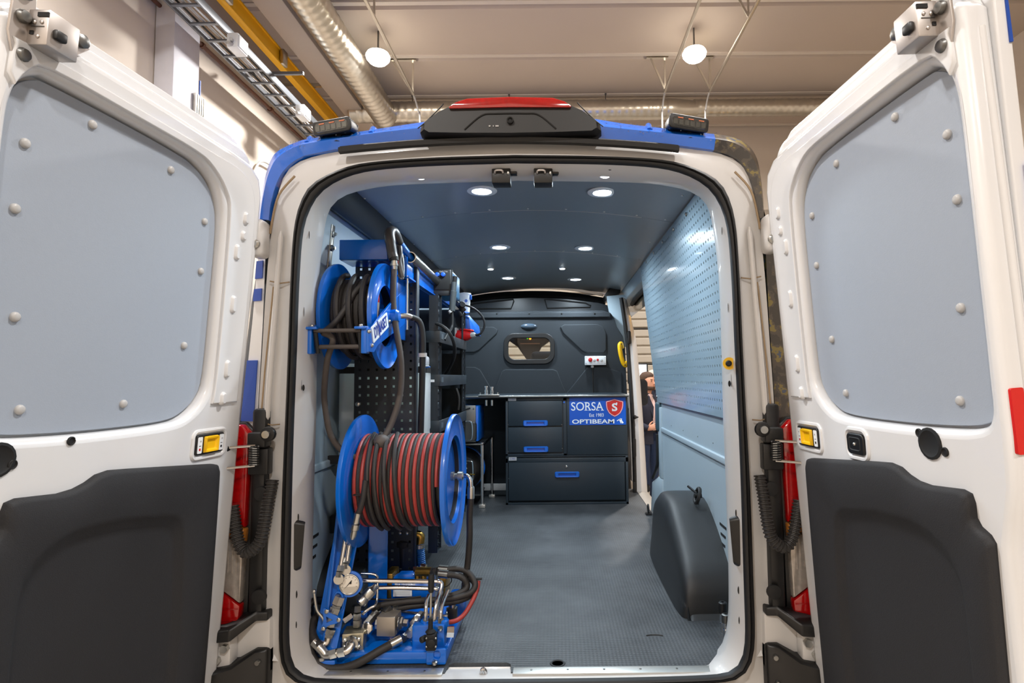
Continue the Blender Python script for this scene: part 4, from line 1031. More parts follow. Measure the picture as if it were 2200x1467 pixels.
# wheel arch fuel neck ring and tie ring
q = V((.83, .86, FZ + .42))
rg = thing('lashing_ring', 'small black ring with wing bolt standing on the right wheel arch', 'ring', q)
obj('ring_body', MB().tube([q + V((.01*math.sin(a), .034*math.cos(a), .034*math.sin(a) + .012)) for a in [k*math.pi/12 for k in range(24)]], .009, 8, closed=True), RUBBER, rg)
obj('ring_hub', MB().cyl(q + V((-.015, 0, .012)), q + V((.02, 0, .012)), .012, n=12), PLASTIC, rg)
obj('ring_bolt', MB().cyl(q + V((-.0, .02, .02)), q + V((-.03, .07, .045)), .006, n=8).cyl(q + V((0, 0, -.03)), q + V((0, 0, .01)), .008, n=8), PLASTIC, rg)
q = atz(1393, 1105, FZ)
tag(obj('lashing_eye', MB().tube([q + V((.0, .025*math.cos(a), .032*math.sin(a) + .04)) for a in [k*math.pi/10 for k in range(20)]], .006, 8, closed=True).box(q + V((0, 0, .006)), (.04, .06, .012)), RUBBER), 'black lashing eye on the floor at the sliding door opening', 'lashing eye')
# ceiling LED lights
leds = [(1035, 410, .072, 'row nearest the rear, left of the two'), (1295, 413, .072, 'row nearest the rear, right of the two'), (1073, 531, .074, 'middle row, left of the two'), (1258, 533, .074, 'middle row, right of the two'), (1091, 597, .074, 'row nearest the cab, left of the two'), (1237, 600, .074, 'row nearest the cab, right of the two')]
for px, py, r_, lab in leds:
    p = atz(px, py, 2.595); p = atz(px, py, cz(p.x)); z = p.z
    t = thing('ceiling_light', 'round LED downlight in the van ceiling, ' + lab, 'ceiling light', (p.x, p.y, z), 'LED downlights of the van ceiling')
    obj('bezel', MB().lathe([(r_*.62, -.001), (r_*.66, -.004), (r_*.95, -.003), (r_, 0), (r_, .003)], (p.x, p.y, z - .001), (0, 0, 1), 32), WPLAST, t)
    obj('diffuser', MB().lathe([(.001, -.004), (r_*.5, -.0038), (r_*.62, -.002), (r_*.62, .002)], (p.x, p.y, z - .001), (0, 0, 1), 28), LEDM, t)
    lamp('led_light', 'AREA', (p.x, p.y, z - .012), LED_W, (.78, .91, 1.0), .085, spread=165, parent=t)
for px, py, lab in ((903, 378, 'small glowing disc for a glint under the rear header, left one'), (1300, 375, 'small glowing disc for a glint under the rear header, right one'), (1054, 577, 'small glowing disc for a glint between the middle and front rows, left one'), (1208, 576, 'small glowing disc for a glint between the middle and front rows, right one')):  # bright glints on header and ceiling, built as small glowing discs
    if py < 400:
        p = at(px, py, .085); r_ = .026
    else:
        p = atz(px, py, 2.59); p = atz(px, py, cz(p.x)); r_ = .03
    t = thing('glint_disc', lab, 'ceiling light', p, 'small glint discs of the van ceiling')
    obj('bezel', MB().lathe([(r_*.8, -.004), (r_, -.004), (r_*1.1, 0), (r_*1.1, .004)], p + V((0, 0, -.002)), (0, 0, 1), 24), CHROME, t)
    obj('diffuser', MB().lathe([(.001, -.008), (r_*.6, -.007), (r_*.8, -.003), (r_*.8, .002)], p + V((0, 0, -.002)), (0, 0, 1), 20), LEDM, t)
# ================================================================== cabinet, worktop, control box
YC = 2.68
def xzc(px): return [(p.x, p.z) for p in poly(px, YC)]
def rectpx(x0, y0, x1, y1, y=YC):
    a, b = at(x0, y0, y), at(x1, y1, y)
    return a.x, b.z, b.x, a.z            # x0, z0, x1, z1
def face(name, r, y0, y1, m, parent, bevel=.002):
    x0, z0, x1, z1 = r
    return obj(name, MB().box(((x0 + x1)/2, (y0 + y1)/2, (z0 + z1)/2), (x1 - x0, abs(y1 - y0), z1 - z0)), m, parent, bevel=bevel)
x0, z0, x1, z1 = rectpx(1086, 854, 1351, 1081); z0 = FZ
cab = thing('tool_cabinet', 'dark blue-grey steel tool cabinet with blue drawer handles', 'cabinet', ((x0 + x1)/2, YC + .25, FZ))
mb = MB().box(((x0+x1)/2, YC + .30, (z0+z1)/2), (x1-x0, .56, z1-z0))
obj('carcass', mb, ANTH, cab, bevel=.003)
zs = at(1200, 980, YC).z; xm = at(1218, 900, YC).x
for nm, r in (('frame_rail', (x0, zs - .004, x1, zs + .004)), ('frame_rail', (x0, z0, x1, z0 + .018)), ('frame_rail', (x0, zs - .05, x1, zs - .012)), ('frame_stile', (x0, z0, x0 + .018, z1)), ('frame_stile', (x1 - .02, z0, x1, zs)), ('frame_stile', (xm - .03, zs, xm - .004, z1)), ('frame_rail', (x0, z1 - .03, xm - .004, z1)), ('frame_rail', (x0, zs + .006, xm - .004, zs + .022))):
    face(nm, r, YC, YC + .025, ANTH, cab, .0015)
face('blank_panel', (xm, zs + .008, x1, z1), YC + .002, YC + .02, ANTH, cab)
def handle(px0, py0, px1, py1, parent):
    a, b = at(px0, py0, YC), at(px1, py1, YC); c = (a + b)/2; w, h_ = b.x - a.x, a.z - b.z
    M_ = XZ(YC - .006, (c.x, c.z))
    L = lambda ww, hh, r, d: [M_ @ V((p[0], p[1], d)) for p in rrect(ww, hh, r, 4)]
    obj('blue_handle', MB().loft([L(w, h_, .012, 0), L(w, h_, .012, .006), L(w*.94, h_*.82, .01, .014), L(w*.72, h_*.5, .004, .013), L(w*.68, h_*.42, .003, .001)], False, True), BLUE, parent, smooth=30)
d1 = face('drawer', rectpx(1092, 862, 1208, 914), YC - .006, YC + .02, ANTH, cab); handle(1124, 903, 1177, 915, d1)
d2 = face('drawer', rectpx(1092, 918, 1208, 971), YC - .006, YC + .02, ANTH, cab); handle(1125, 959, 1178, 971, d2)
d3 = face('wide_drawer', rectpx(1093, 994, 1343, 1073), YC - .006, YC + .02, ANTH, cab); handle(1192, 1013, 1245, 1025, d3)
q = at(1217, 1002, YC - .006)
obj('lock', MB().lathe([(.010, 0), (.010, .004), (.006, .006)], q, (0, -1, 0), 16), CHROME, d3)
for (a, b) in ((1093, 1028), (1092, 912), (1207, 912), (1092, 970), (1208, 963)):
    q = at(a, b, YC - .007); obj('panel_screw', MB().lathe([(.003, 0), (.002, .002)], q, (0, -1, 0), 8), STEEL, cab)
obj('blue_knob', MB().lathe([(.008, 0), (.007, .006)], at(1212, 864, YC), (0, -1, 0), 12), BLUE, cab)
for r in (rectpx(1092, 855, 1109, 861), rectpx(1093, 982, 1110, 989)):
    lb = face('maker_label', r, YC - .0075, YC - .001, GREYPL, cab, 0)
    text('label_print', 'C-TEC', XZ(YC - .008, ((r[0]+r[2])/2, (r[1]+r[3])/2)), .02, TEXTB, lb, sx=.8)
# company sign
sr = rectpx(1223, 854.5, 1345, 912)
sg = face('company_sign', sr, YC - .002, YC + .003, SIGNB, cab, 0)
sg['label'] = 'blue company sign with white lettering and red shield'
ys = YC - .0028
def stext(b, x0_, y0_, x1_, y1_, bold=0., sxk=1., m=LETTER, nm='lettering'):
    a, c = at(x0_, y0_, ys), at(x1_, y1_, ys); hh = a.z - c.z
    cu = bpy.data.curves.new('t', 'FONT'); cu.body = b; cu.offset = bold; cu.extrude = .0004; cu.resolution_u = 4
    o_ = bpy.data.objects.new('t', cu); me = bpy.data.meshes.new_from_object(o_); bpy.data.objects.remove(o_); bpy.data.curves.remove(cu)
    xs = [v.co.x for v in me.vertices]; zs_ = [v.co.y for v in me.vertices]
    sx_, sz_ = (c.x - a.x)/(max(xs) - min(xs)), hh/(max(zs_) - min(zs_))
    mid_ = V(((max(xs)+min(xs))/2, (max(zs_)+min(zs_))/2, 0))
    me.transform(XZ(ys, ((a.x+c.x)/2, (a.z+c.z)/2)) @ Matrix.Diagonal((sx_, sz_, 1, 1)) @ Matrix.Translation(-mid_))
    me.materials.clear(); me.materials.append(m); me.name = nm
    return link(bpy.data.objects.new(nm, me), sg)
stext('SORSA', 1227, 864, 1296, 881.5, .004)
def serif(px0, py, px1, hpx=1.1):
    a, b = at(px0, py - hpx, ys), at(px1, py, ys)
    obj('letter_serif', MB().box(((a.x+b.x)/2, ys, (a.z+b.z)/2), (b.x-a.x, .0012, a.z-b.z)), LETTER, sg)
for a_, b_ in ((1255.5, 1262.5), (1264, 1269.5), (1281.5, 1287.5), (1291, 1297.5)): serif(a_, 881.7, b_)
serif(1255.5, 865.2, 1262)
stext('Est 1983', 1266, 888, 1297, 895, .003)
stext('OPTIBEAM', 1229, 901, 1320, 909.5, .022)
sc_ = at(1320.5, 875, ys)
shd = [(0, .92), (.42, .80), (.92, .68), (1.0, .62), (.99, .2), (.90, -.2), (.66, -.62), (.35, -.86), (0, -1.02), (-.35, -.86), (-.66, -.62), (-.90, -.2), (-.99, .2), (-1.0, .62), (-.92, .68), (-.42, .80)]
for k, m_, dy, nm in ((.071, SIGNR, 0, 'shield_rim'), (.0675, LETTER, -.0006, 'shield_line'), (.0635, SIGNR, -.0012, 'shield')):
    obj(nm, MB().prism([(a*k, b*k*1.05) for a, b in shd], XZ(ys + dy, (sc_.x, sc_.z)), 0, .0006), m_, sg)
ys -= .0022
stext('S', 1314.5, 866, 1326.5, 883, .03); serif(1315, 883, 1317.5, 4); serif(1323.8, 868.5, 1326.2, 4)
ys += .0022
for k in range(4):
    a = at(1326 + k*3.2, 903 - k*1.3, ys); b = at(1328 + k*3.4, 908, ys)
    obj('chevron_bar', MB().bar(at(1325.5 + k*2.6, 904 - k*1.6, ys), at(1331 + k*2.6, 900.5 - k*.4, ys), .006, .001, (0, 1, 0)) if k < 3 else MB().bar(at(1332, 899, ys), at(1338.5, 909, ys), .012, .001, (0, 1, 0)), LETTER, sg)
obj('chevron_bar', MB().bar(at(1331, 901.5, ys), at(1334.5, 909, ys), .007, .001, (0, 1, 0)), LETTER, sg)

# worktop
wl = at(985, 851, YC - .02).x; wz = z1 + .001
wt = thing('worktop', 'dark metal worktop running over the cabinet and machines', 'worktop', (.05, 3.0, wz))
obj('top_sheet', MB().box(((wl + x1 + .01)/2, (YC - .02 + 3.26)/2, wz + .008), (x1 + .01 - wl, 3.26 - YC + .02, .016)), ANTH, wt, bevel=.002)
obj('front_edge', MB().cyl((wl, YC - .022, wz + .006), (x1 + .01, YC - .022, wz + .006), .011, n=12), STEELDK, wt)
cp = thing('coupling_bracket', 'zinc bracket with two quick couplings on the worktop edge', 'bracket', at(1051, 849, YC))
a, b = at(1028, 848, YC - .03), at(1073, 851, YC - .03)
obj('plate', MB().box(((a.x+b.x)/2, YC - .02, wz + .022), (b.x - a.x, .05, .008)), ALU, cp, bevel=.001)
for px, h_ in ((1045, .068), (1057, .062)):
    c = at(px, 848, YC - .02); c.z = wz + .026
    k = obj('quick_coupling', MB().lathe([(.016, 0), (.016, .012), (.013, .014), (.015, .02), (.015, h_*.5), (.011, h_*.55), (.011, h_*.8), (.014, h_*.82), (.014, h_), (.008, h_)], c, (0, 0, 1), 18), CHROME, cp)
    obj('coupling_tail', MB().cyl(c + V((0, 0, -.09)), c + V((0, 0, -.045)), .009, n=12), STEEL, k)
for px in (1032, 1069):
    c = at(px, 848, YC - .02); c.z = wz + .026; obj('bolt', MB().cyl(c, c + V((0, 0, .016)), .006, n=6), STEEL, cp)
# control box on the bulkhead
a, b = at(1256.5, 765, 3.24), at(1302, 784, 3.24); c = (a + b)/2
cbx = thing('control_box', 'white control box with red stop button on the bulkhead', 'control box', c)
obj('enclosure', MB().box(c + V((0, .015, 0)), (b.x - a.x, .06, a.z - b.z)), WPLAST, cbx, bevel=.004)
for px, py, r_, m_, nm, hh in ((1268, 773, .019, RED, 'stop_button', .03), (1284, 773, .011, RED, 'red_indicator', .012)):
    p = at(px, py, 3.225); obj(nm, MB().lathe([(r_*.6, 0), (r_*.6, hh*.4), (r_, hh*.5), (r_, hh*.9), (r_*.7, hh)], p, (0, -1, 0), 20), m_, cbx)
for px in (1277, 1292.5):
    p = at(px, 774, 3.225); obj('blank_cap', MB().lathe([(.012, 0), (.012, .002), (.010, .003), (.0005, .0025)], p, (0, -1, 0), 18), GREYPL, cbx)
for px in (1259, 1300):
    for py in (768, 781): obj('corner_screw', MB().cyl(at(px, py, 3.225), at(px, py, 3.222), .003, n=8), STEELDK, cbx)
p = at(1272.5, 785, 3.25)
obj('cable_gland', MB().cyl(p + V((0, 0, .01)), p + V((0, 0, -.02)), .014, n=8), GREYPL, cbx)
obj('cable', MB().tube([p + V((0, 0, -.01)), p + V((.003, .005, -.1)), at(1274.5, 849, 3.25)], .006, 8), RUBBER, cbx)
# machines standing below the open part of the worktop
ge = thing('generator_unit', 'steel and blue machine on the tube-legged stand below the worktop', 'generator', (-.6, 2.85, FZ + .5))
a, b = at(994, 871, 2.60), at(1022, 950, 2.60)
w_, hgt = b.x - a.x + .1, a.z - b.z; c = V((b.x - w_/2, 2.60, (a.z + b.z)/2))
obj('steel_face', MB().box(c + V((0, .01, 0)), (w_, .02, hgt)), STEELDK, ge, bevel=.004)
obj('blue_casing', MB().box(c + V((.01, .2, 0)), (w_ + .02, .36, hgt - .01)), BLUE, ge, bevel=.008)
obj('raised_cover', MB().loft([[c + V((x, y, z)) for x, z in rrect(.1*k, .15*k, .02, 4, .06, -.06)] for y, k in ((0, 1), (-.016, .9))]), STEELDK, ge)
obj('wire_guard', MB().tube(cr([c + V((x, -.035, z)) for x, z in ((.0, .02), (.06, .02), (.078, .0), (.08, -.1), (.06, -.125), (0, -.125))], 5), .005, 8), CHROME, ge)
obj('slot', MB().bar(c + V((-.02, -.004, .1)), c + V((.06, -.004, .125)), .012, .004, (0, 1, 0)), BLACK, ge)
for dz in (.12, -.02, -.1): obj('bolt', MB().cyl(c + V((.085, 0, dz)), c + V((.085, -.008, dz)), .006, n=6), STEEL, ge)
st = thing('tube_stand', 'bright tube-legged stand carrying the steel machine', 'stand', (-.6, 2.8, FZ))
tz = at(1036, 953, 2.6).z
px_ = at(1036, 1000, 2.6).x
obj('stand_top', MB().box((px_ - .17, 2.78, tz - .004), (.36, .40, .012)), STEELDK, st, bevel=.003)
for dx, dy in ((0, 0), (.035, .38), (-.34, 0), (-.34, .38)):
    lg = obj('leg', MB().cyl((px_ + dx, 2.6 + dy, FZ + .02), (px_ + dx, 2.6 + dy, tz + .01), .0125, n=14), CHROME, st)
    obj('foot', MB().box((px_ + dx, 2.6 + dy, FZ + .014), (.05, .05, .027)), ALU, lg, bevel=.003)
obj('brace', MB().bar((px_, 2.6, tz - .02), (px_ + .035, 2.98, tz + .02), .012, .012), CHROME, st)
obj('base_pan', MB().box((px_ - .17, 2.79, FZ + .09), (.3, .3, .01)), STEELDK, st)
dr = thing('black_motor', 'black drum-shaped motor with wire handle inside the tube stand', 'motor', (px_ - .19, 2.8, FZ + .1))
obj('drum', MB().lathe([(.06, 0), (.13, .01), (.165, .05), (.17, .08), (.17, .25), (.14, .28)], (px_ - .185, 2.63, FZ + .275), (0, 1, 0), 36), PLASTIC, dr)
obj('blue_band', MB().lathe([(.171, .2), (.178, .205), (.178, .23), (.171, .235)], (px_ - .185, 2.63, FZ + .275), (0, 1, 0), 36), BLUE, dr)
obj('wire_handle', MB().tube(cr([(px_ - .185, 2.62, FZ + .36), (px_ - .1, 2.62, FZ + .36), (px_ - .08, 2.62, FZ + .34), (px_ - .078, 2.62, FZ + .22), (px_ - .1, 2.62, FZ + .2), (px_ - .185, 2.62, FZ + .2)], 5), .006, 8), CHROME, dr)
obj('brass_nipple', MB().cyl((px_ - .1, 2.625, FZ + .255), (px_ - .06, 2.615, FZ + .255), .006, n=8), BRASS, dr)
for dz in (.3, .34): obj('bolt', MB().sphere((px_ - .13, 2.63, FZ + dz), .008, 8, 6), STEEL, dr)
# two loose couplings by the right pillar
for px, py, h_, lab in ((1563, 1356, .115, 'taller dark and chrome quick coupling standing by the right pillar'), (1571, 1366, .085, 'shorter chrome quick coupling standing by the right pillar')):
    p = atz(px, py, FZ); p.x = min(p.x, .80)
    t = thing('quick_coupling', lab, 'coupling', p)
    obj('coupling_body', MB().lathe([(.014, 0), (.014, h_*.3), (.012, h_*.32), (.015, h_*.36), (.015, h_*.62), (.012, h_*.64)], p, (0, 0, 1), 18), CHROME, t)
    obj('coupling_sleeve', MB().lathe([(.017, h_*.62), (.017, h_*.97), (.013, h_), (.006, h_), (.006, h_*.8)], p, (0, 0, 1), 18), STEELDK if h_ < .1 else PLASTIC, t)
# ================================================================== shelf rack and what it carries
rk = thing('shelf_rack', 'dark perforated steel shelf rack along the left wall', 'shelf', (-.62, 1.05, FZ))
perforated('end_panel', (-.765, .575, .86), (1, 0, 0), (0, 0, 1), 7, 36, .038, .0108, -.003, RACK, rk, .006, .008)
obj('panel_flange', MB().box((-.489, .59, 1.54), (.012, .045, 1.36)), RACK, rk, bevel=.003)
perforated('upright', (-.435, .75, .9), (0, 1, 0), (0, 0, 1), 2, 32, .038, .009, .01, RACK, rk, .006, .006)
obj('upright_return', MB().box((-.452, .755, 1.51), (.034, .012, 1.22)), RACK, rk)
perforated('upright', (-.435, 1.50, .9), (0, 1, 0), (0, 0, 1), 2, 32, .038, .009, .01, RACK, rk, .006, .006)
obj('back_sheet', MB().box((-.80, 1.25, 1.5), (.012, .76, 1.3)), RACK, rk)
obj('far_panel', MB().box((-.62, 1.60, 1.5), (.36, .012, 1.3)), RACK, rk)
def tray(z, y0, y1, nm='shelf_tray'):
    b = obj(nm, MB().box((-.60, (y0+y1)/2, z - .05), (.36, y1 - y0, .006)), RACK, rk)
    obj('front_lip', MB().box((-.418, (y0+y1)/2, z - .025), (.006, y1 - y0, .055)), ANTH, b, bevel=.001)
    obj('end_lip', MB().box((-.45, y0, z - .025), (.066, .006, .055)), ANTH, b, bevel=.001)
    obj('lip_label', MB().box((-.4145, y0 + .05, z - .022), (.002, .05, .025)), mat('lip_sticker', (70, 80, 88), .5), b)
tray(1.945, .75, 1.56); tray(1.735, .75, 1.56); tray(1.515, .75, 1.56); tray(1.10, .75, 1.56)
lab = at(929, 818, .745)
obj('white_sticker', MB().box(lab + V((0, -.002, 0)), (.02, .003, .012)), LETTER, rk)
for z in (2.12, 2.05, 1.88, 1.66, 1.6, 1.4, 1.36):
    for y_ in (.79, 1.54):
        obj('rack_bolt', MB().lathe([(.007, 0), (.007, .003), (.003, .006)], (-.4355, y_, z), (1, 0, 0), 10), STEEL, rk)
q = at(769, 868, .57)
obj('rack_bolt', MB().lathe([(.010, 0), (.010, .004), (.004, .007)], q + V((0, -.003, 0)), (0, -1, 0), 14), STEEL, rk)
# blue beam frame above the rack
bm_ = thing('blue_beam', 'bright blue steel beam frame above the hose reel and rack', 'beam', (-.6, .9, 2.2))
a, b = at(729, 515, .40), at(832, 557, .40)
obj('cross_channel', MB().box(((a.x+b.x)/2, .425, (a.z+b.z)/2), (b.x - a.x, .05, a.z - b.z)), BLUE, bm_, bevel=.003)
obj('channel_floor', MB().box(((a.x+b.x)/2, .49, b.z + .004), (b.x - a.x, .14, .008)), BLUE, bm_)
obj('side_plate', MB().box((-.505, .98, 2.20), (.012, 1.06, .095)), BLUE, bm_, bevel=.002)
obj('lower_flange', MB().box((-.50, .98, 2.156), (.022, 1.06, .006)), BLUE, bm_)
obj('inner_plate', MB().box((-.64, 1.0, 2.152), (.26, 1.0, .006)), BLUE, bm_)
obj('reel_mount', MB().box((-.54, .50, 2.06), (.012, .16, .34)), BLUE, bm_, bevel=.003)
obj('chrome_rod', MB().cyl((-.500, .46, 1.93), (-.500, .46, 2.165), .006, n=10), CHROME, bm_)
obj('far_bracket', MB().hexa([V(p) for p in ((-.47, 1.62, 2.03), (-.40, 1.62, 2.03), (-.37, 1.9, 2.0), (-.47, 1.9, 2.0), (-.47, 1.62, 2.12), (-.41, 1.62, 2.12), (-.38, 1.9, 2.07), (-.47, 1.9, 2.07))]), BLUE, bm_, bevel=.003)
for px, py in ((961, 642), (966, 655)):
    obj('beam_bolt', MB().lathe([(.008, 0), (.007, .006)], atx(px, py, -.498), (1, 0, 0), 10), STEEL, bm_)
# white water tank
tk = thing('water_tank', 'tall translucent white water tank behind the perforated end panel', 'tank', (-.65, .78, 1.12))
def tr_(z, k, dx=0): return [V((-.65 + dx + x*k, .665 + y*k, z)) for x, y in rrect(.40, .14, .035, 5)]
obj('tank_body', MB().loft([tr_(1.12, .96), tr_(1.135, 1), tr_(1.45, 1), tr_(1.46, .985), tr_(1.48, .985), tr_(1.49, 1), tr_(1.74, 1), tr_(1.775, .98), tr_(1.79, .93)]), TANK, tk, smooth=40)
obj('filler_neck', MB().cyl((-.475, .645, 1.78), (-.475, .645, 1.822), .022, n=20), TANK, tk)
obj('tank_shoulder', MB().box((-.49, .68, 1.80), (.06, .1, .05)), TANK, tk, bevel=.012)
sp_ = obj('strap', MB().loft([tr_(1.745, 1.012), tr_(1.775, 1.0)], False, False), RUBBER, tk)
q = at(906, 790, .63)
obj('strap_buckle', MB().box(q, (.024, .03, .034)).box(q + V((.012, -.005, .005)), (.012, .02, .02)), BRASS, sp_, bevel=.004)
obj('blue_tag', MB().bar(q + V((.015, -.01, -.002)), q + V((.04, -.015, .004)), .014, .004), BLUE, sp_)
obj('lower_strap', MB().box((-.83, .60, 1.36), (.12, .02, .036)), RUBBER, tk)
tb = thing('tank_shelf', 'black steel shelf under the white water tank', 'shelf', (-.66, .77, 1.06))
obj('shelf_plate', MB().box((-.66, .665, 1.09), (.42, .15, .05)), BLACK, tb, bevel=.004)
obj('shelf_apron', MB().box((-.80, .595, 1.075), (.14, .02, .075)), BLACK, tb, bevel=.003)
# inverter
iv = thing('inverter_unit', 'blue welding inverter with black front and two knobs on top of the rack', 'welding machine', (-.5, 1.2, 2.16))
obj('casing', MB().box((-.51, 1.14, 2.225), (.208, .24, .135)), mat('inverter_blue', (60, 130, 176), .35), iv, bevel=.012, seg=3)
fr_ = obj('front_panel', MB().box((-.51, 1.01, 2.228), (.215, .03, .14)), PLASTIC, iv, bevel=.012, seg=3)
obj('front_inset', MB().box((-.50, .994, 2.235), (.17, .004, .1)), BLACK, fr_, bevel=.004)
for px in (940, 952.5): obj('blue_knob', MB().lathe([(.012, 0), (.011, .012), (.008, .014)], at(px, 590, .99), (0, -1, 0), 18), BLUELED, fr_)
q = at(953, 583.5, .99); text('front_print', 'DELTA', XZ(.9915, (q.x, q.z)), .012, GREYPL, fr_, sx=1.2)
obj('front_sockets', MB().box((-.46, .995, 2.165), (.09, .01, .025)), RUBBER, fr_, bevel=.003)
tc = thing('torch_handle', 'grey-black torch sleeve with cable hanging beside the inverter', 'torch', at(973, 672, .96))
a, b = at(976, 606, .96), at(971, 668, .96)
obj('sleeve', MB().tube([a, a.lerp(b, .3), a.lerp(b, .32), b], [.013, .014, .017, .016], 14), mat('sleeve_grey', (62, 68, 70), .6), tc)
obj('sleeve_head', MB().cyl(a + V((.004, 0, .03)), a + V((0, 0, -.02)), .012, n=10), PLASTIC, tc)
obj('collar', MB().cyl(b + V((-.012, -.004, .002)), b + V((-.004, -.004, -.01)), .012, n=10), GREYPL, tc)
obj('cable', MB().tube(cr([b, at(972, 690, .96), at(970, 704, .95), at(963, 715, .9), at(955, 730, .86)], 6), .0075, 8), RUBBER, tc)
# white tub
tu = thing('white_tub', 'small white plastic tub with blue tabs at the far end of the rack', 'tub', at(999, 672, 1.68))
c = at(999, 672, 1.70)
obj('tub_body', MB().lathe([(.026, 0), (.030, .004), (.036, .118), (.039, .12), (.039, .127), (.034, .128), (.028, .02)], c, (0, 0, 1), 28), WPLAST, tu)
for s in (1,): obj('handle_tab', MB().box(c + V((s*.038, -.005, .1)), (.012, .02, .03)), BLUE, tu, bevel=.002)
obj('print_mark', MB().lathe([(.010, 0), (.010, .002), (.006, .0025), (.006, .001)], c + V((.012, -.033, .075)), (.3, -1, 0), 14), BLUE, tu)
# bundle clamp black knob assembly next to the tub
kb = thing('clamp_knob', 'black plastic clamp with round knob in front of the white tub', 'clamp', at(988, 660, 1.5))
obj('clamp_body', MB().bar(at(980, 650, 1.5), at(998, 668, 1.5), .035, .03), PLASTIC, kb, bevel=.006)
obj('clamp_knob_cap', MB().lathe([(.02, 0), (.022, .01), (.016, .022)], at(992, 655, 1.47), (.4, -1, .1), 14), RUBBER, kb)
obj('clamp_foot', MB().bar(at(985, 665, 1.5), at(992, 680, 1.5), .02, .02), PLASTIC, kb, bevel=.004)
# red industrial plug with cable
pg = thing('red_plug', 'red industrial plug with grey gland and looping cable on the rack end', 'plug', at(1000, 722, 1.55))
a, b = at(984, 722, 1.56), at(1013, 720, 1.52)
ax = (b - a).normalized(); L_ = (b - a).length
obj('plug_body', MB().lathe([(.036, 0), (.038, .01), (.036, L_*.35), (.033, L_*.4), (.031, L_*.7), (.020, L_*.95), (.018, L_)], a, ax, 24), RED, pg)
obj('hinged_lid', MB().bar(at(992, 708, 1.55), at(1015, 710, 1.53), .05, .012), RED, pg, bevel=.004)
obj('gland', MB().lathe([(.016, 0), (.016, .02), (.010, .03)], b, ax, 8), GREYPL, pg)
obj('wall_plate', MB().box(a + V((-.008, .0, 0)), (.012, .07, .10)), GREYPL, pg)
obj('cable', MB().tube(cr([b + ax*.02, at(1030, 718, 1.5), at(1038, 708, 1.5), at(1041, 695, 1.5), at(1036, 680, 1.5), at(1024, 667, 1.5), at(1008, 658, 1.5), at(996, 655, 1.49)], 7), .0065, 10), RUBBER, pg)
obj('blue_cap', MB().box(at(988, 733, 1.55), (.03, .02, .012)), BLUE, pg)
hs = thing('rack_cable', 'dark cable looping down across the shelf trays', 'cable', at(975, 780, 1.2))
obj('cable_run', MB().tube(cr([at(925, 693, .78), at(945, 698, .74), at(962, 710, .72), at(972, 728, .74), at(977, 748, .8), at(975, 770, .9), at(966, 790, 1.0), at(955, 806, 1.05)], 8), .0085, 8), RUBBER, hs)
obj('cable_run', MB().tube(cr([at(980, 834, 1.2), at(985, 850, 1.2), at(986, 866, 1.2), at(984, 880, 1.2)], 6), .0075, 8), PLASTIC, hs)
# ================================================================== hose reels and hydraulic unit
def helix(x0, x1, R, yc, zc, turns, n=26, ph=0.):
    return [V((x0 + (x1 - x0)*k/(turns*n), yc + R*math.cos(2*math.pi*k/n + ph), zc + R*math.sin(2*math.pi*k/n + ph))) for k in range(int(turns*n) + 1)]
# ---- upper spring reel
yc, zc = .345, 1.976
ur = thing('hose_reel', 'upper blue hose reel wound with black hose', 'hose reel', (-0.653, yc, 1.75))
def flange(x, R, Ri, s, nm, parent, t=.010):
    prof = [(Ri, s*.006), (Ri + .01, s*.001), (R - .03, 0), (R - .012, s*.006), (R - .003, s*.012), (R, s*.006), (R, -s*.004), (R - .01, -s*.007), (R - .03, -s*t), (Ri, -s*t*.6)]
    return obj(nm, MB().lathe(prof + [prof[0]], (x, yc, zc), (1, 0, 0), 64, caps=False), BLUE, parent, smooth=40)
fl = flange(-0.745, .216, .126, -1, 'flange', ur)
flange(-0.561, .216, .126, 1, 'flange', ur)
obj('drum', MB().lathe([((.127), 0), ((.127), .18)], (-0.743, yc, zc), (1, 0, 0), 40, caps=False), PLASTIC, ur)
obj('drum_disc', MB().lathe([(.126, 0), (.126, .004)], (-0.603, yc, zc), (1, 0, 0), 40), BLUE, ur)
obj('hub', MB().lathe([(.03, 0), (.03, .09), (.022, .1)], (-0.601, yc, zc), (1, 0, 0), 20), BLUE, ur)
obj('coiled_hose', MB().tube(helix(-0.731, -0.577, (.143), yc, zc, 7, 28), .0112, 8), HOSE, ur)
obj('coiled_hose', MB().tube(cr([V((-0.579, yc + .02, zc + .165)), V((-0.585, yc - .05, zc + .155)), V((-0.633, yc - .13, zc + .09)), V((-0.673, yc - .165, zc + .0)), V((-0.701, yc - .19, zc - .05)), V((-.712, .09, 1.89))], 8), .0118, 10), HOSE, ur)
for k in range(3):
    a0 = random.random()*.4
    obj('coiled_hose', MB().tube([V((-0.713 + .05*k + .03*t, yc + (.168)*math.cos(2*math.pi*t*.5 + 1.6 + a0), zc + .168*math.sin(2*math.pi*t*.5 + 1.6 + a0))) for t in [j/30 for j in range(31)]], .0112, 8), HOSE, ur)
# inner fitting seen through the flange
obj('swivel_fitting', MB().cyl((-0.573, yc - .06, zc - .03), (-0.573, yc - .06, zc + .05), .008, n=10), STEEL, ur)
obj('red_sleeve', MB().cyl((-0.573, yc - .06, zc + .05), (-0.573, yc - .065, zc + .085), .007, n=10), RED, ur)
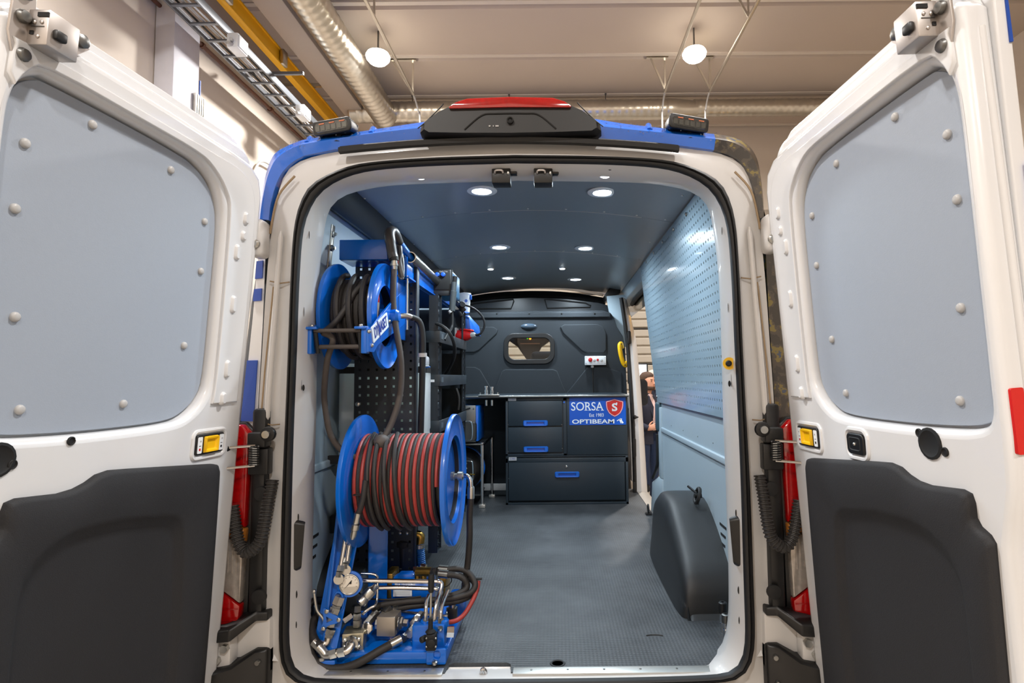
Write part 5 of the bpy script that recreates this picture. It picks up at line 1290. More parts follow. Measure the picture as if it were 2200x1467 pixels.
# arms with the roller guide
def arm(x, dy, nm):
    P = [(.09, 1.905), (.20, 1.963), (.364, 2.043), (.54, 2.12), (.555, 2.14), (.555, 1.965), (.443, 1.928), (.30, 1.888), (.165, 1.846), (.12, 1.818), (.06, 1.818), (.055, 1.90)]
    M_ = Matrix(((0, 0, 1, x), (1, 0, 0, dy), (0, 1, 0, 0), (0, 0, 0, 1)))
    return plate(nm, P, M_, -.005, .005, BLUE, ur, bevel=.002)
ar = arm(-.538, 0, 'arm'); arm(-.762, .02, 'arm')
for x in (-.752, -.552):
    obj('guide_frame', MB().box((x, .078, 1.862), (.022, .035, .10)), BLUE, ur, bevel=.004)
    obj('guide_plate', MB().box((x + (.012 if x < -.6 else -.012), .07, 1.905), (.042, .04, .01)), BLUE, ur, bevel=.003)
    obj('guide_bolt', MB().sphere((x + (.012 if x < -.6 else -.012), .062, 1.913), .0075, 10, 6), STEEL, ur)
obj('guide_roller', MB().cyl((-.735, .068, 1.896), (-.565, .068, 1.896), .0075, n=12), HOSE2, ur)
obj('guide_roller', MB().cyl((-.735, .085, 1.838), (-.565, .085, 1.838), .0085, n=12), HOSE2, ur)
obj('guide_roller', MB().cyl((-.73, .068, 1.89), (-.727, .085, 1.815), .0075, n=12), RUBBER, ur)
obj('guide_roller', MB().cyl((-.57, .068, 1.89), (-.57, .085, 1.815), .0075, n=12), RUBBER, ur)
# name plate on the right arm
XN = -.5315
A_n, B_n, C_n, D_n = [atx(a, b, XN) for a, b in ((798, 702), (832, 671), (833, 702), (802, 739))]
po = (A_n + B_n + C_n + D_n)/4; nd = ((B_n + C_n) - (A_n + D_n)).normalized(); nu = V((1, 0, 0)).cross(nd)
wn, hn = ((B_n + C_n - A_n - D_n)/2).length, abs(((A_n + B_n - C_n - D_n)/2).dot(nu))
NP = frame(po, nd, nu)
npl = plate('name_plate', rrect(wn, hn, .003), NP, -.003, .0015, LETTER, ur)
text('name_print', 'DYNASET', NP @ Matrix.Translation((0, 0, .0022)), hn*.95, TEXTB, npl, sx=wn/(hn*.95)*.19, bold=.0012)
obj('name_flash', MB().prism([(a*wn/.17, b*hn/.062) for a, b in ((-.035, .040), (-.02, .0), (-.028, .002), (-.018, -.042), (-.012, -.002), (-.005, -.004), (-.024, .034))], NP, .0022, .003), TEXTB, npl)
for px, py in ((793, 712), (799, 742), (836, 690)): obj('arm_bolt', MB().sphere(atx(px, py, -.532), .0075, 10, 6), STEEL, ar)
# supply elbow and black supply hose
e = V((-.53, .42, 1.985))
obj('supply_elbow', MB().tube(cr([e + V((-.03, 0, 0)), e, e + V((.04, .02, .002)), e + V((.062, .04, -.01))], 5), .012, 10).hexnut(e + V((-.02, 0, 0)), e + V((.005, .003, 0)), .019), STEEL, ur)
obj('supply_hose', MB().tube(cr([e + V((.05, .03, -.002)), e + V((.08, .05, -.02)), e + V((.092, .06, -.08)), e + V((.092, .065, -.2)), e + V((.085, .07, -0.473)), e + V((.08, .08, -0.593))], 8), .0135, 12), RUBBER, ur)
obj('hose_clip', MB().cyl(e + V((.092, .063, -.155)), e + V((.092, .064, -.172)), .019, n=14), GREYPL, ur)
# ---- trigger gun in its steel tube holder
gn = thing('spray_gun', 'dark trigger gun with blue lance resting in a steel tube', 'spray gun', at(847, 580, .37))
g = [at(862, 528, .46), at(852, 507, .43), at(843, 497, .41), at(837, 502, .39), at(839, 520, .38), at(843, 545, .375), at(846, 556, .37)]
obj('grip', MB().tube(cr(g, 6), [.014, .015, .016, .017, .018, .019, .020, .021, .022, .0225, .023, .023] + [.0225]*(6*6 - 11 - 12) + [.021]*12, 14), mat('gun_grey', (66, 62, 62), .4, var=.1), gn)
obj('grip_collar', MB().cyl(at(846, 552, .37), at(847, 560, .37), .019, n=14), RUBBER, gn)
obj('trigger', MB().tube(cr([at(858, 530, .43), at(859, 545, .42), at(857, 560, .41), at(860, 580, .40), at(864, 596, .40)], 5), [.012]*21, 8), mat('gun_grey', (66, 62, 62), .4), gn)
obj('trigger_guard', MB().tube(cr([at(852, 520, .45), at(862, 545, .44), at(866, 575, .42), at(864, 598, .40), at(856, 590, .40)], 5), .007, 8), mat('guard_light', (110, 112, 116), .4), gn)
obj('red_catch', MB().bar(at(853, 556, .395), at(853.5, 570, .395), .008, .01), RED, gn)
obj('gun_screw', MB().sphere(at(844, 501, .39), .004, 8, 6), BLACK, gn)
fa, fb = at(847, 560, .37), at(847, 579, .37)
obj('hose_fitting', MB().tube([fa, fa.lerp(fb, .35), fa.lerp(fb, .36), fa.lerp(fb, .6), fa.lerp(fb, .62), fb], [.014, .014, .017, .017, .014, .013], 12), STEEL, gn)
obj('lance', MB().cyl(at(860, 525, .45), V((-.49, .50, 2.243)), .017, .015, n=16), BLUE, gn)
tb_ = thing('lance_holder', 'bright steel tube holding the gun lance along the blue beam', 'tube', (-.49, .8, 2.24))
obj('holder_tube', MB().lathe([(.021, 0), (.025, 0), (.025, .68), (.022, .69), (.001, .692)], (-.49, .47, 2.248), (0, 1, -.03), 28, caps=False), STEEL, tb_)
obj('tube_cradle', MB().box((-.50, .78, 2.226), (.012, .02, .03)), BLUE, tb_)
# ---- hose between the reel and the gun, with its stop ball
hh = thing('pressure_hose', 'brown-black pressure hose hanging in a loop from the gun to the reel', 'hose', at(771, 984, .2))
obj('hose_run', MB().tube(cr([fb + V((0, 0, .005)), at(845, 610, .36), at(845, 650, .35), at(850, 700, .33), at(860, 762, .31), at(862, 811, .3), at(857, 860, .28), at(841, 909, .25), at(826, 938, .22)], 8), .0122, 12), HOSE2, hh)
obj('hose_run', MB().tube(cr([V((-.712, .09, 1.89)), at(715, 729, .10), at(704, 770, .12), at(698, 819, .15), at(697, 860, .19), at(704, 909, .19), at(711, 935, .19), at(727, 960, .18), at(749, 977, .17), at(771, 983, .17), at(792, 977, .18), at(808, 965, .2), at(820, 950, .21)], 8), .0112, 12), HOSE2, hh)
obj('stop_ball', MB().sphere(at(820, 950, .21), .032, 20, 14, (1, 1, .95)), mat('stop_ball_rubber', (74, 66, 62), .6), hh)

# ---- lower motorised reel with twin hose
yc, zc = .30, 1.322
lr = thing('hose_reel', 'large lower blue hose reel wound with red and black twin hose', 'hose reel', (-.47, yc, 1.04))
XL, XR = -.630, -.270
flange(XL, .255, .06, -1, 'flange', lr, .012)
flange(XR, .255, .17, 1, 'flange', lr, .012)
obj('flange_dish', MB().lathe([(.17, -.004), (.166, -.022), (.03, -.026), (.001, -.026)], (XR, yc, zc), (1, 0, 0), 36, caps=False), BLUE, lr)
obj('drum', MB().lathe([(.157, 0), (.157, XR - XL - .01)], (XL + .005, yc, zc), (1, 0, 0), 40, caps=False), PLASTIC, lr)
T = 12; pitch = (XR - XL - .03)/T
for nm, m_, off in (('red_hose', REDHOSE, 0), ('black_hose', HOSE, pitch/2)):
    obj(nm, MB().tube(helix(XL + .012 + off, XR - .018 - pitch/2 + off, .173, yc, zc, T - .5, 36), pitch*.27, 8), m_, lr)
# crossing lengths on the left of the coil
for k, (xa, xb) in enumerate(((-.57, -.53), (-.545, -.505), (-.515, -.46), (-.48, -.42))):
    P = [V((xa + (xb - xa)*t, yc + .199*math.cos(2.3 - 2.9*t + math.pi*.0 + 1.0*0 + 2.2*0), zc + .199*math.sin(2.3 - 2.9*t))) for t in [j/30 for j in range(31)]]
    P = [V((p.x, 2*yc - p.y if p.y > yc and False else p.y, p.z)) for p in P]
    P = [V((xa + (xb - xa)*t, yc - .19*math.sin(.25 + 2.5*t), zc + .19*math.cos(.25 + 2.5*t))) for t in [1 - j/30 for j in range(31)]]
    obj('black_hose', MB().tube(P, .0085, 8), HOSE, lr)
# loose end with coupling
pe = [V((-.555, yc - .195, zc + .03)), V((-.56, yc - .202, zc - .03)), V((-.57, yc - .204, zc - .07)), V((-.58, yc - .202, zc - .09))]
obj('hose_end', MB().tube(cr(pe, 6), .0105, 12), HOSE, lr)
c0 = pe[-1]; dirn = V((-.2, -.0, -1)).normalized()
obj('end_coupling', MB().lathe([(.0125, -.005), (.0125, .03), (.010, .032), (.015, .036), (.015, .055), (.011, .058), (.011, .078), (.006, .09), (.001, .092)], c0, dirn, 14), STEEL, lr)
obj('hose_tie', MB().tube([c0 + V((.0, .0, .07)) + V((.016*math.cos(a), .016*math.sin(a)*.9, 0)) for a in [j*math.pi/8 for j in range(16)]], .002, 6, closed=True), BLACK, lr)
# swivel elbow and feed hose on the right
s0 = V((XR - .01, yc, zc + .01))
obj('swivel', MB().lathe([(.018, 0), (.018, .012), (.011, .014), (.011, .026), (.018, .028), (.018, .046), (.011, .05)], s0, (1, 0, 0), 12), STEEL, lr)
obj('swivel_elbow', MB().tube(cr([s0 + V((.045, 0, 0)), s0 + V((.065, -.005, -.0)), s0 + V((.078, -.01, -.015)), s0 + V((.081, -.012, -.045))], 6), .0095, 10), CHROME, lr)
obj('swivel_ferrule', MB().lathe([(.013, 0), (.0145, .004), (.0145, .045), (.012, .047)], s0 + V((.081, -.012, -.04)), (0, 0, -1), 14), STEEL, lr)
fz = s0 + V((.081, -.012, -.085))
obj('feed_hose', MB().tube(cr([fz, at(1009, 1110, .29), at(1009, 1150, .29), at(1006, 1200, .31), at(998, 1258, .33)], 8), .0125, 12), HOSE, lr)
obj('feed_ferrule', MB().cyl(at(998, 1254, .33), at(995, 1276, .33), .012, n=12), STEEL, lr)
# drive motor left of the reel
a, b = at(724, 1006, .34), at(749, 1048, .34)
dm = obj('drive_motor', MB().box((XL - .045, .34, (a.z + b.z)/2 - .0), (.075, .07, a.z - b.z)), STEELDK, lr, bevel=.004)
obj('motor_cap', MB().cyl((XL - .06, .31, a.z + .01), (XL - .02, .31, a.z + .01), .012, n=12), BLUE, dm)
obj('motor_bolt', MB().lathe([(.009, 0), (.009, .004), (.005, .006)], at(740, 1016, .30), (0, -1, 0), 12), STEEL, dm)
obj('motor_nut', MB().hexnut(at(738, 1036, .30), at(737, 1058, .30), .013), STEELDK, dm)
obj('motor_pipe', MB().tube(cr([at(737, 1055, .30), at(734, 1072, .30), at(737, 1083, .30), at(750, 1085, .30), at(762, 1080, .30)], 6), .008, 10), STEELDK, dm)
# leaning stand
st_l = [(.10, FZ + .045), (.18, FZ + .045), (.34, zc + .02), (.30, zc + .05), (.25, zc - .02)]
M_ = Matrix(((0, 0, 1, -.70), (1, 0, 0, 0), (0, 1, 0, 0), (0, 0, 0, 1)))
sd_ = plate('stand_plate', st_l, M_, -.006, .006, BLUE, lr, bevel=.002)
plate('stand_face', [(-.742, 0), (-.655, 0), (-.60, .62), (-.70, .62), (-.72, .3)], frame((0, .115, FZ + .045), (1, 0, 0), (0, .19, .62)), -.004, .004, BLUE, lr, bevel=.002)
obj('stand_post', MB().bar((-.60, .40, FZ + .04), (-.585, .36, zc - .05), .075, .05), BLUE, lr, bevel=.004)

# ---- hydraulic unit on the floor
hu = thing('hydraulic_unit', 'blue hydraulic power unit with steel pipes, gauge and levers on the van floor', 'hydraulic unit', (-.48, .35, FZ))
zb = FZ + .045
obj('base_tray', MB().box((-.485, .37, FZ + .024), (.45, .53, .042)), BLUE, hu, bevel=.006)
tbp = at(941, 1412, .10)
ft = plate('mounting_foot', rrect(.07, .055, .006, 3, -.295, FZ + .032), XZ(.10), -.004, .004, BLUE, hu, holes=[rrect(.024, .03, .012, 5, -.292, FZ + .038)], bevel=.002)
obj('foot_bolt', MB().lathe([(.010, 0), (.010, .008), (.006, .01)], (-.297, .085, FZ + .014), (0, -.3, 1), 10), STEEL, ft)
obj('mounting_foot', MB().box((-.69, .105, FZ + .016), (.085, .05, .03)), BLUE, hu, bevel=.006)
obj('foot_bolt', MB().lathe([(.012, 0), (.012, .01), (.007, .012)], (-.695, .085, FZ + .03), (0, 0, 1), 10), STEEL, hu)
# gauge in its blue ring
gp = at(752, 1254, .17); ga = V((.12, -1, .12)).normalized()
gr = obj('gauge_holder', MB().lathe([(.043, -.012), (.046, -.008), (.046, .004), (.036, .006)], gp, ga, 32), BLUE, hu)
gg = obj('pressure_gauge', MB().lathe([(.037, -.01), (.0375, .008), (.036, .012), (.033, .0125), (.032, .009)], gp, ga, 36), STEEL, hu)
GM = frame(gp + ga*.0095, ga.cross(V((0, 0, 1))) * -1, V((0, 0, 1)))
gz = GM.to_3x3() @ V((0, 0, 1))
if gz.dot(ga) < 0: GM = frame(gp + ga*.0095, V((0, 0, 1)).cross(ga), V((0, 0, 1)))
plate('gauge_face', circ(.032, 32), GM, -.001, .0005, mat('gauge_dial', (226, 218, 204), .5), gg)
for k in range(11):
    a_ = math.radians(225 - 27*k); c_, s_ = math.cos(a_), math.sin(a_)
    obj('dial_mark', MB().bar(GM @ V((c_*.024, s_*.024, .0008)), GM @ V((c_*.029, s_*.029, .0008)), .0012, .0006, gz), BLACK, gg)
obj('needle', MB().prism([(.010, .013), (.007, .015), (-.021, -.019)], GM, .0012, .002), BLACK, gg)
obj('needle_hub', MB().cyl(GM @ V((.004, .006, .001)) - gz*0, GM @ V((.004, .006, .0035)), .004, n=12), BLACK, gg)
# pipes: helper through measured points
def pipe(nm, pts, r, m=CHROME, k=6, parent=hu, n=12):
    return obj(nm, MB().tube(cr([at(*p) for p in pts], k), r, n), m, parent)
def nut(px0, py0, y0, px1, py1, y1, r, m=STEEL, parent=hu):
    return obj('hex_fitting', MB().hexnut(at(px0, py0, y0), at(px1, py1, y1), r), m, parent)
pipe('steel_pipe', [(779, 1247, .22), (850, 1248, .23), (920, 1249, .24), (941, 1249, .24), (949, 1255, .24), (944, 1275, .22), (938, 1295, .19), (934, 1320, .17), (933, 1336, .165)], .0085)
pipe('steel_pipe', [(800, 1263, .24), (850, 1262, .25), (920, 1264, .25), (938, 1265, .25), (948, 1272, .24), (942, 1290, .22), (938, 1315, .2), (938, 1340, .19)], .0085)
pipe('steel_pipe', [(811, 1259, .23), (803, 1268, .22), (798, 1276, .21)], .008)
pipe('steel_pipe', [(776, 1232, .24), (800, 1233, .24), (808, 1236, .24), (811, 1245, .24), (810, 1285, .22), (806, 1300, .2), (795, 1306, .19), (784, 1314, .18), (779, 1320, .17)], .0052)
pipe('steel_pipe', [(922, 1278, .2), (917, 1290, .18), (915, 1310, .16), (915, 1330, .16)], .0075)
pipe('steel_pipe', [(963, 1268, .24), (957, 1282, .22), (950, 1300, .19), (947, 1318, .17), (946, 1336, .165)], .0075)
pipe('steel_pipe', [(962, 1306, .3), (960, 1316, .28), (950, 1324, .26), (860, 1313, .3)], .006)
# the two risers to the reel
pipe('riser_pipe', [(750, 1108, .218), (742, 1160, .193), (735, 1200, .172), (731, 1222, .16)], .0085, CHROME)
pipe('riser_pipe', [(759, 1125, .21), (752, 1165, .19), (748, 1190, .177), (746, 1205, .17)], .0085, CHROME)
nut(733, 1216, .165, 730, 1228, .155, .0135); nut(729, 1228, .155, 727, 1240, .15, .012)
nut(747, 1199, .185, 744, 1210, .175, .0135); nut(743, 1210, .175, 742, 1222, .17, .012)
obj('fitting_washer', MB().lathe([(.018, 0), (.018, .006)], at(728, 1244, .15), ga, 16), STEEL, hu)
obj('fitting_washer', MB().lathe([(.018, 0), (.018, .006)], at(744, 1224, .17), ga, 16), STEEL, hu)
# vertical chain of fittings on the stand face
nut(731, 1281, .145, 724, 1298, .14, .020, mat('nickel', (214, 208, 200), .3, metal=1.)); nut(724, 1299, .138, 722, 1305, .137, .017); nut(721, 1305, .136, 715, 1320, .13, .020)
nut(715, 1322, .13, 709, 1346, .122, .017); nut(712, 1350, .12, 708, 1361, .118, .018); nut(708, 1362, .118, 706, 1369, .116, .015)
obj('oval_ring', MB().tube([at(727 + 11*math.cos(a), 1293 + 21*math.sin(a), .15) for a in [j*math.pi/10 for j in range(20)]], .004, 8, closed=True), BLUE, hu)
obj('elbow_fitting', MB().tube(cr([at(706, 1368, .118), at(703, 1380, .115), at(694, 1384, .11), at(686, 1383, .105)], 5), .0135, 10), mat('nickel', (214, 208, 200), .3, metal=1.), hu)
# blue triangular valve plate with lever
tc_ = at(707, 1331, .112)
TP = XZ(.112, (tc_.x, tc_.z))
tp = plate('triangle_plate', [(p.x, p.y) for p in cr([(-.012, .04, 0), (.0, .025, 0), (.03, .012, 0), (.044, .0, 0), (.03, -.012, 0), (.0, -.02, 0), (-.02, -.036, 0), (-.03, -.036, 0), (-.02, .0, 0), (-.022, .036, 0)], 4, True)], TP, -.004, .004, BLUE, hu, holes=[[(-.01, .012), (.014, .0), (-.008, -.01)]], bevel=.0015)
for px, py in ((702, 1313), (728, 1331), (695, 1350)): obj('plate_bolt', MB().lathe([(.0075, 0), (.0075, .004), (.004, .006)], at(px, py, .107), (0, -1, 0), 10), STEEL, tp)
lv = obj('ball_valve_lever', MB().tube(cr([at(675, 1272, .12), at(678, 1295, .12), at(682, 1312, .12), at(692, 1325, .12), at(696, 1334, .12)], 5), [.005]*21, 8), STEEL, hu)
obj('lever_ball', MB().sphere(at(675, 1270, .12), .008, 12, 8), STEEL, lv)
nut(738, 1335, .13, 756, 1322, .15, .0095, CHROME)
# valve block left of centre
vb = obj('valve_block', MB().box(at(762, 1377, .16), (.075, .075, .085), Matrix.Rotation(.15, 3, 'Z')), mat('yellow_zinc', (186, 180, 158), .35, metal=.9), hu, bevel=.004)
vf = at(758, 1381, .115)
obj('valve_flange', MB().lathe([(.028, 0), (.028, .006), (.018, .01), (.016, .022), (.010, .026)], vf, (-.3, -1, -.15), 20), STEEL, vb)
for px, py in ((741, 1375), (771, 1373), (741, 1389), (771, 1388)): obj('flange_bolt', MB().lathe([(.0085, 0), (.0085, .006), (.005, .009)], at(px, py, .112), (-.1, -1, 0), 10), STEEL, vb)
pipe('elbow_fitting', [(757, 1384, .1), (752, 1393, .09), (745, 1399, .085), (732, 1402, .085), (722, 1404, .085)], .0125, mat('nickel', (214, 208, 200), .3, metal=1.))
nut(742, 1399, .083, 728, 1402, .083, .017); nut(724, 1402, .083, 710, 1406, .083, .0165)
pipe('elbow_fitting', [(711, 1406, .083), (700, 1406, .085), (693, 1398, .088), (684, 1388, .09)], .015, STEEL)
# fittings rising from the valve block to the check valve
nut(768, 1345, .17, 768, 1330, .17, .017); nut(767, 1329, .17, 768, 1316, .17, .0155); nut(768, 1315, .17, 769, 1302, .175, .013)
obj('check_valve', MB().lathe([(.014, 0), (.02, .006), (.0205, .026), (.018, .03), (.0205, .034), (.0205, .06), (.012, .07), (.009, .085)], at(772, 1298, .18), (at(800, 1266, .21) - at(772, 1298, .18)), 20), STEEL, hu)
for (px, py, y_) in ((786, 1345, .18), (790, 1338, .19), (796, 1330, .2), (802, 1323, .22), (808, 1318, .24), (816, 1313, .26)):
    obj('union_fitting', MB().hexnut(at(px - 4, py + 5, y_ - .005), at(px + 4, py - 4, y_ + .005), .0165), STEEL, hu)
obj('hand_wheel', MB().lathe([(.018, 0), (.022, .003), (.022, .011), (.017, .014)], at(790, 1348, .155), (-.2, -1, .1), 9), CHROME, hu)
# grey manifold block
mbk = obj('manifold_block', MB().box(at(836, 1338, .2), (.07, .07, .07), Matrix.Rotation(-.08, 3, 'Z')), mat('manifold_grey', (168, 160, 150), .45, metal=.7), hu, bevel=.003)
nut(808, 1340, .19, 820, 1340, .19, .018); nut(856, 1337, .19, 866, 1337, .19, .022); nut(867, 1337, .19, 876, 1338, .19, .014)
obj('manifold_gear', MB().lathe([(.02, 0), (.024, .002), (.024, .006), (.02, .008)], at(858, 1338, .185), (1, -.2, 0), 18), STEEL, mbk)
obj('manifold_top', MB().bar(at(826, 1318, .22), at(838, 1304, .24), .03, .03), STEELDK, hu, bevel=.002)
nut(842, 1310, .24, 853, 1308, .25, .017)
# motor with brass heads behind
mt = obj('motor_cylinder', MB().lathe([(.05, 0), (.055, .01), (.055, .15), (.05, .16)], at(848, 1262, .42), (1, 0, 0), 28), BLUE, hu)
obj('motor_label', MB().box(at(865, 1274, .36), (.075, .003, .026)), LETTER, mt)
q = at(870, 1255, .355); text('motor_print', 'Blue Hydraulics', XZ(q.y, (q.x, q.z)), .013, LETTER, mt, bold=.0003)
for k in range(3): obj('label_line', MB().box(at(865, 1270.5 + 3*k, .358), (.06, .001, .0014)), GREYPL, mt)
obj('motor_head', MB().box(at(842, 1250, .44), (.035, .1, .10)), BRASS, hu, bevel=.006)
obj('motor_head', MB().box(at(955, 1252, .44), (.03, .1, .10)), BRASS, hu, bevel=.006)
obj('motor_cap', MB().box(at(875, 1237, .42), (.07, .05, .03)), BLUE, hu, bevel=.008)
obj('brass_valve', MB().cyl(at(896, 1228, .36), at(928, 1228, .34), .018, n=18).cyl(at(897, 1228, .36), at(897, 1243, .36), .012, n=12).cyl(at(910, 1226, .35), at(910, 1243, .35), .012, n=12), BRASS, hu)
for k in range(4): nut(928 + 5*k, 1227, .335 - .004*k, 931 + 5*k, 1227, .333 - .004*k, .017 - .001*(k % 2))
nut(889, 1223, .37, 897, 1222, .37, .012, CHROME); nut(905, 1215, .36, 915, 1217, .355, .01, CHROME)
obj('hose_ferrule', MB().cyl(at(944, 1222, .33), at(964, 1224, .32), .016, n=16), STEEL, hu)
obj('hose_ferrule', MB().cyl(at(944, 1232, .31), at(964, 1234, .30), .016, n=16), STEEL, hu)
# black hoses curving round to the right
def hose(nm, pts, r, m=HOSE): return pipe(nm, pts, r, m, 8)
hose('black_hose', [(962, 1223, .32), (985, 1222, .32), (1004, 1228, .31), (1016, 1242, .3), (1021, 1258, .29), (1012, 1272, .28), (992, 1280, .27), (965, 1286, .26), (920, 1289, .25), (870, 1292, .24), (820, 1299, .24), (800, 1308, .24)], .0115)
hose('black_hose', [(962, 1234, .30), (982, 1236, .3), (996, 1243, .3), (1003, 1255, .3), (1000, 1266, .29), (985, 1275, .28), (965, 1281, .27)], .0125)
hose('black_hose', [(1008, 1240, .33), (1020, 1252, .32), (1018, 1268, .31), (1005, 1282, .29), (975, 1292, .27), (930, 1297, .26), (880, 1302, .25), (853, 1308, .25)], .0125)
rs_ = hose('red_sleeved_hose', [(1028, 1247, .31), (1026, 1262, .3), (1020, 1280, .28), (1010, 1300, .26), (997, 1320, .24), (982, 1332, .22), (968, 1336, .2), (960, 1336, .19)], .0085, REDHOSE)
for px, py in ((1027, 1243), (1021, 1268)): obj('cable_tie', MB().box(at(px, py, .3), (.03, .012, .006)), BLACK, rs_)
hose('thin_wire', [(968, 1237, .33), (970, 1248, .32), (962, 1258, .31), (950, 1262, .31)], .002, BLACK)
hose('thin_wire', [(770, 1272, .25), (790, 1285, .24), (830, 1288, .23), (880, 1284, .24), (905, 1281, .25)], .003, BLACK)
# control valve bank with black lever
cvb = obj('valve_bank', MB().box(at(925, 1358, .18), (.12, .08, .085)), BLUE, hu, bevel=.008)
for px in (915, 935, 953): obj('valve_column', MB().lathe([(.02, 0), (.02, .05), (.014, .055)], at(px, 1362, .17), (0, 0, 1), 16), BLUE, cvb)
for px, py in ((915, 1334), (933, 1336), (947, 1334)): nut(px, py + 8, .16, px, py - 6, .165, .012)
obj('bank_bolt', MB().cyl(at(946, 1352, .13), at(946, 1348, .128), .009, n=10), STEEL, cvb)
nut(960, 1357, .14, 975, 1357, .145, .02, CHROME)
ll = obj('control_lever', MB().cyl(at(925, 1332, .12), at(926, 1268, .12), .0045, n=10), STEEL, hu)
obj('lever_grip', MB().tube([at(926, 1272, .12), at(926, 1262, .12), at(927, 1240, .12), at(927, 1234, .12)], [.009, .011, .0115, .009], 14), RUBBER, ll)
pv = obj('pilot_valve', MB().box(at(927, 1377, .10), (.036, .036, .055)), BLACK, hu, bevel=.004)
obj('lever_boot', MB().lathe([(.016, 0), (.019, .004), (.013, .01), (.009, .014), (.008, .05)], at(925, 1359, .105), (0, 0, 1), 14), BLACK, pv)
obj('pilot_nose', MB().lathe([(.011, 0), (.011, .02), (.007, .024)], at(914, 1370, .1), (-.6, -1, 0), 12), BLACK, pv)
obj('pilot_nose', MB().lathe([(.014, 0), (.014, .008), (.009, .01)], at(927, 1381, .08), (0, -1, 0), 14), BLACK, pv)
for px in (916, 936):
    for py in (1371, 1389): obj('pilot_bolt', MB().sphere(at(px, py, .08), .004, 8, 6), STEEL, pv)
obj('green_connector', MB().box(at(972, 1317, .28), (.036, .03, .045)), PLASTIC, hu, bevel=.003)
obj('connector_cap', MB().cyl(at(972, 1306, .28), at(972, 1298, .28), .012, n=12), STEEL, hu)
obj('rear_housing', MB().box(at(985, 1295, .42), (.07, .08, .09)), BLUE, hu, bevel=.01)
# lower right hose fittings
for (x0_, y0_, x1_, y1_, r_) in ((905, 1318, 897, 1328, .013), (896, 1329, 889, 1340, .017), (889, 1341, 886, 1352, .014), (885, 1352, 879, 1362, .017), (878, 1363, 866, 1371, .015)):
    nut(x0_, y0_, .2, x1_, y1_, .17, r_)
obj('hose_ferrule', MB().cyl(at(862, 1372, .14), at(838, 1385, .12), .0155, n=16), STEEL, hu)
hose('black_hose', [(840, 1384, .12), (815, 1398, .10), (785, 1416, .085), (755, 1430, .08), (725, 1436, .08), (695, 1432, .085), (674, 1415, .09), (664, 1385, .1), (664, 1355, .13), (672, 1335, .16)], .0145)
hose('black_hose', [(688, 1388, .09), (678, 1378, .1), (671, 1360, .12), (672, 1338, .15), (684, 1322, .18), (700, 1312, .22)], .0145)
obj('hose_ferrule', MB().cyl(at(690, 1393, .09), at(675, 1378, .1), .0165, n=16), STEEL, hu)
# black valve at the far left
bv = thing('black_valve', 'black valve with hose fittings behind the left pillar foot', 'valve', at(658, 1360, .16))
obj('valve_body', MB().box(at(657, 1335, .18), (.05, .06, .10)), PLASTIC, bv, bevel=.012)
obj('valve_cap', MB().cyl(at(663, 1300, .18), at(662, 1318, .18), .018, n=16), PLASTIC, bv)
obj('valve_elbow', MB().tube(cr([at(664, 1305, .18), at(672, 1292, .19), at(690, 1290, .22), at(708, 1292, .26)], 5), .014, 10), PLASTIC, bv)
for py in (1308, 1338, 1355): obj('valve_screw', MB().sphere(at(648, py, .15), .005, 8, 6), STEEL, bv)
obj('valve_hose', MB().tube(cr([at(652, 1352, .17), at(648, 1375, .16), at(652, 1395, .15), at(662, 1410, .14)], 6), .014, 10), RUBBER, bv)
# brass elbow, blue ribbed hose and filter behind the reel
be = thing('ribbed_hose', 'blue ribbed hose with brass elbow between the reels', 'hose', at(900, 1200, .6))
obj('brass_elbow', MB().tube(cr([at(888, 1150, .6), at(897, 1148, .6), at(904, 1153, .6), at(902, 1170, .6)], 5), .018, 12), BRASS, be)
q0, q1 = at(902, 1168, .6), at(906, 1216, .6)
P = [q0.lerp(q1, k/48) for k in range(49)]
obj('hose_body', MB().tube(P, [.019 if k % 4 < 2 else .0165 for k in range(49)], 14), mat('hose_blue', (40, 108, 170), .4), be, smooth=20)
obj('hose_clip', MB().cyl(q0 + V((0, 0, -.004)), q0 + V((0, 0, -.018)), .0215, n=16), STEEL, be)
ff = thing('black_filter', 'black inline filter standing behind the lower reel', 'filter', at(868, 1220, .6))
obj('filter_head', MB().lathe([(.02, 0), (.036, .008), (.036, .03), (.024, .036), (.02, .06)], at(868, 1176, .6), (0, 0, 1), 20), BLACK, ff)
obj('filter_bowl', MB().lathe([(.018, 0), (.026, .006), (.028, .09), (.02, .1)], at(866, 1218, .6), (0, 0, 1), 20), PLASTIC, ff)
for px in (860, 875): obj('filter_screw', MB().sphere(at(px, 1145, .58), .009, 10, 7), STEEL, ff)
obj('filter_pipe', MB().cyl(at(869, 1175, .6), at(870, 1125, .6), .016, n=14), RUBBER, ff)
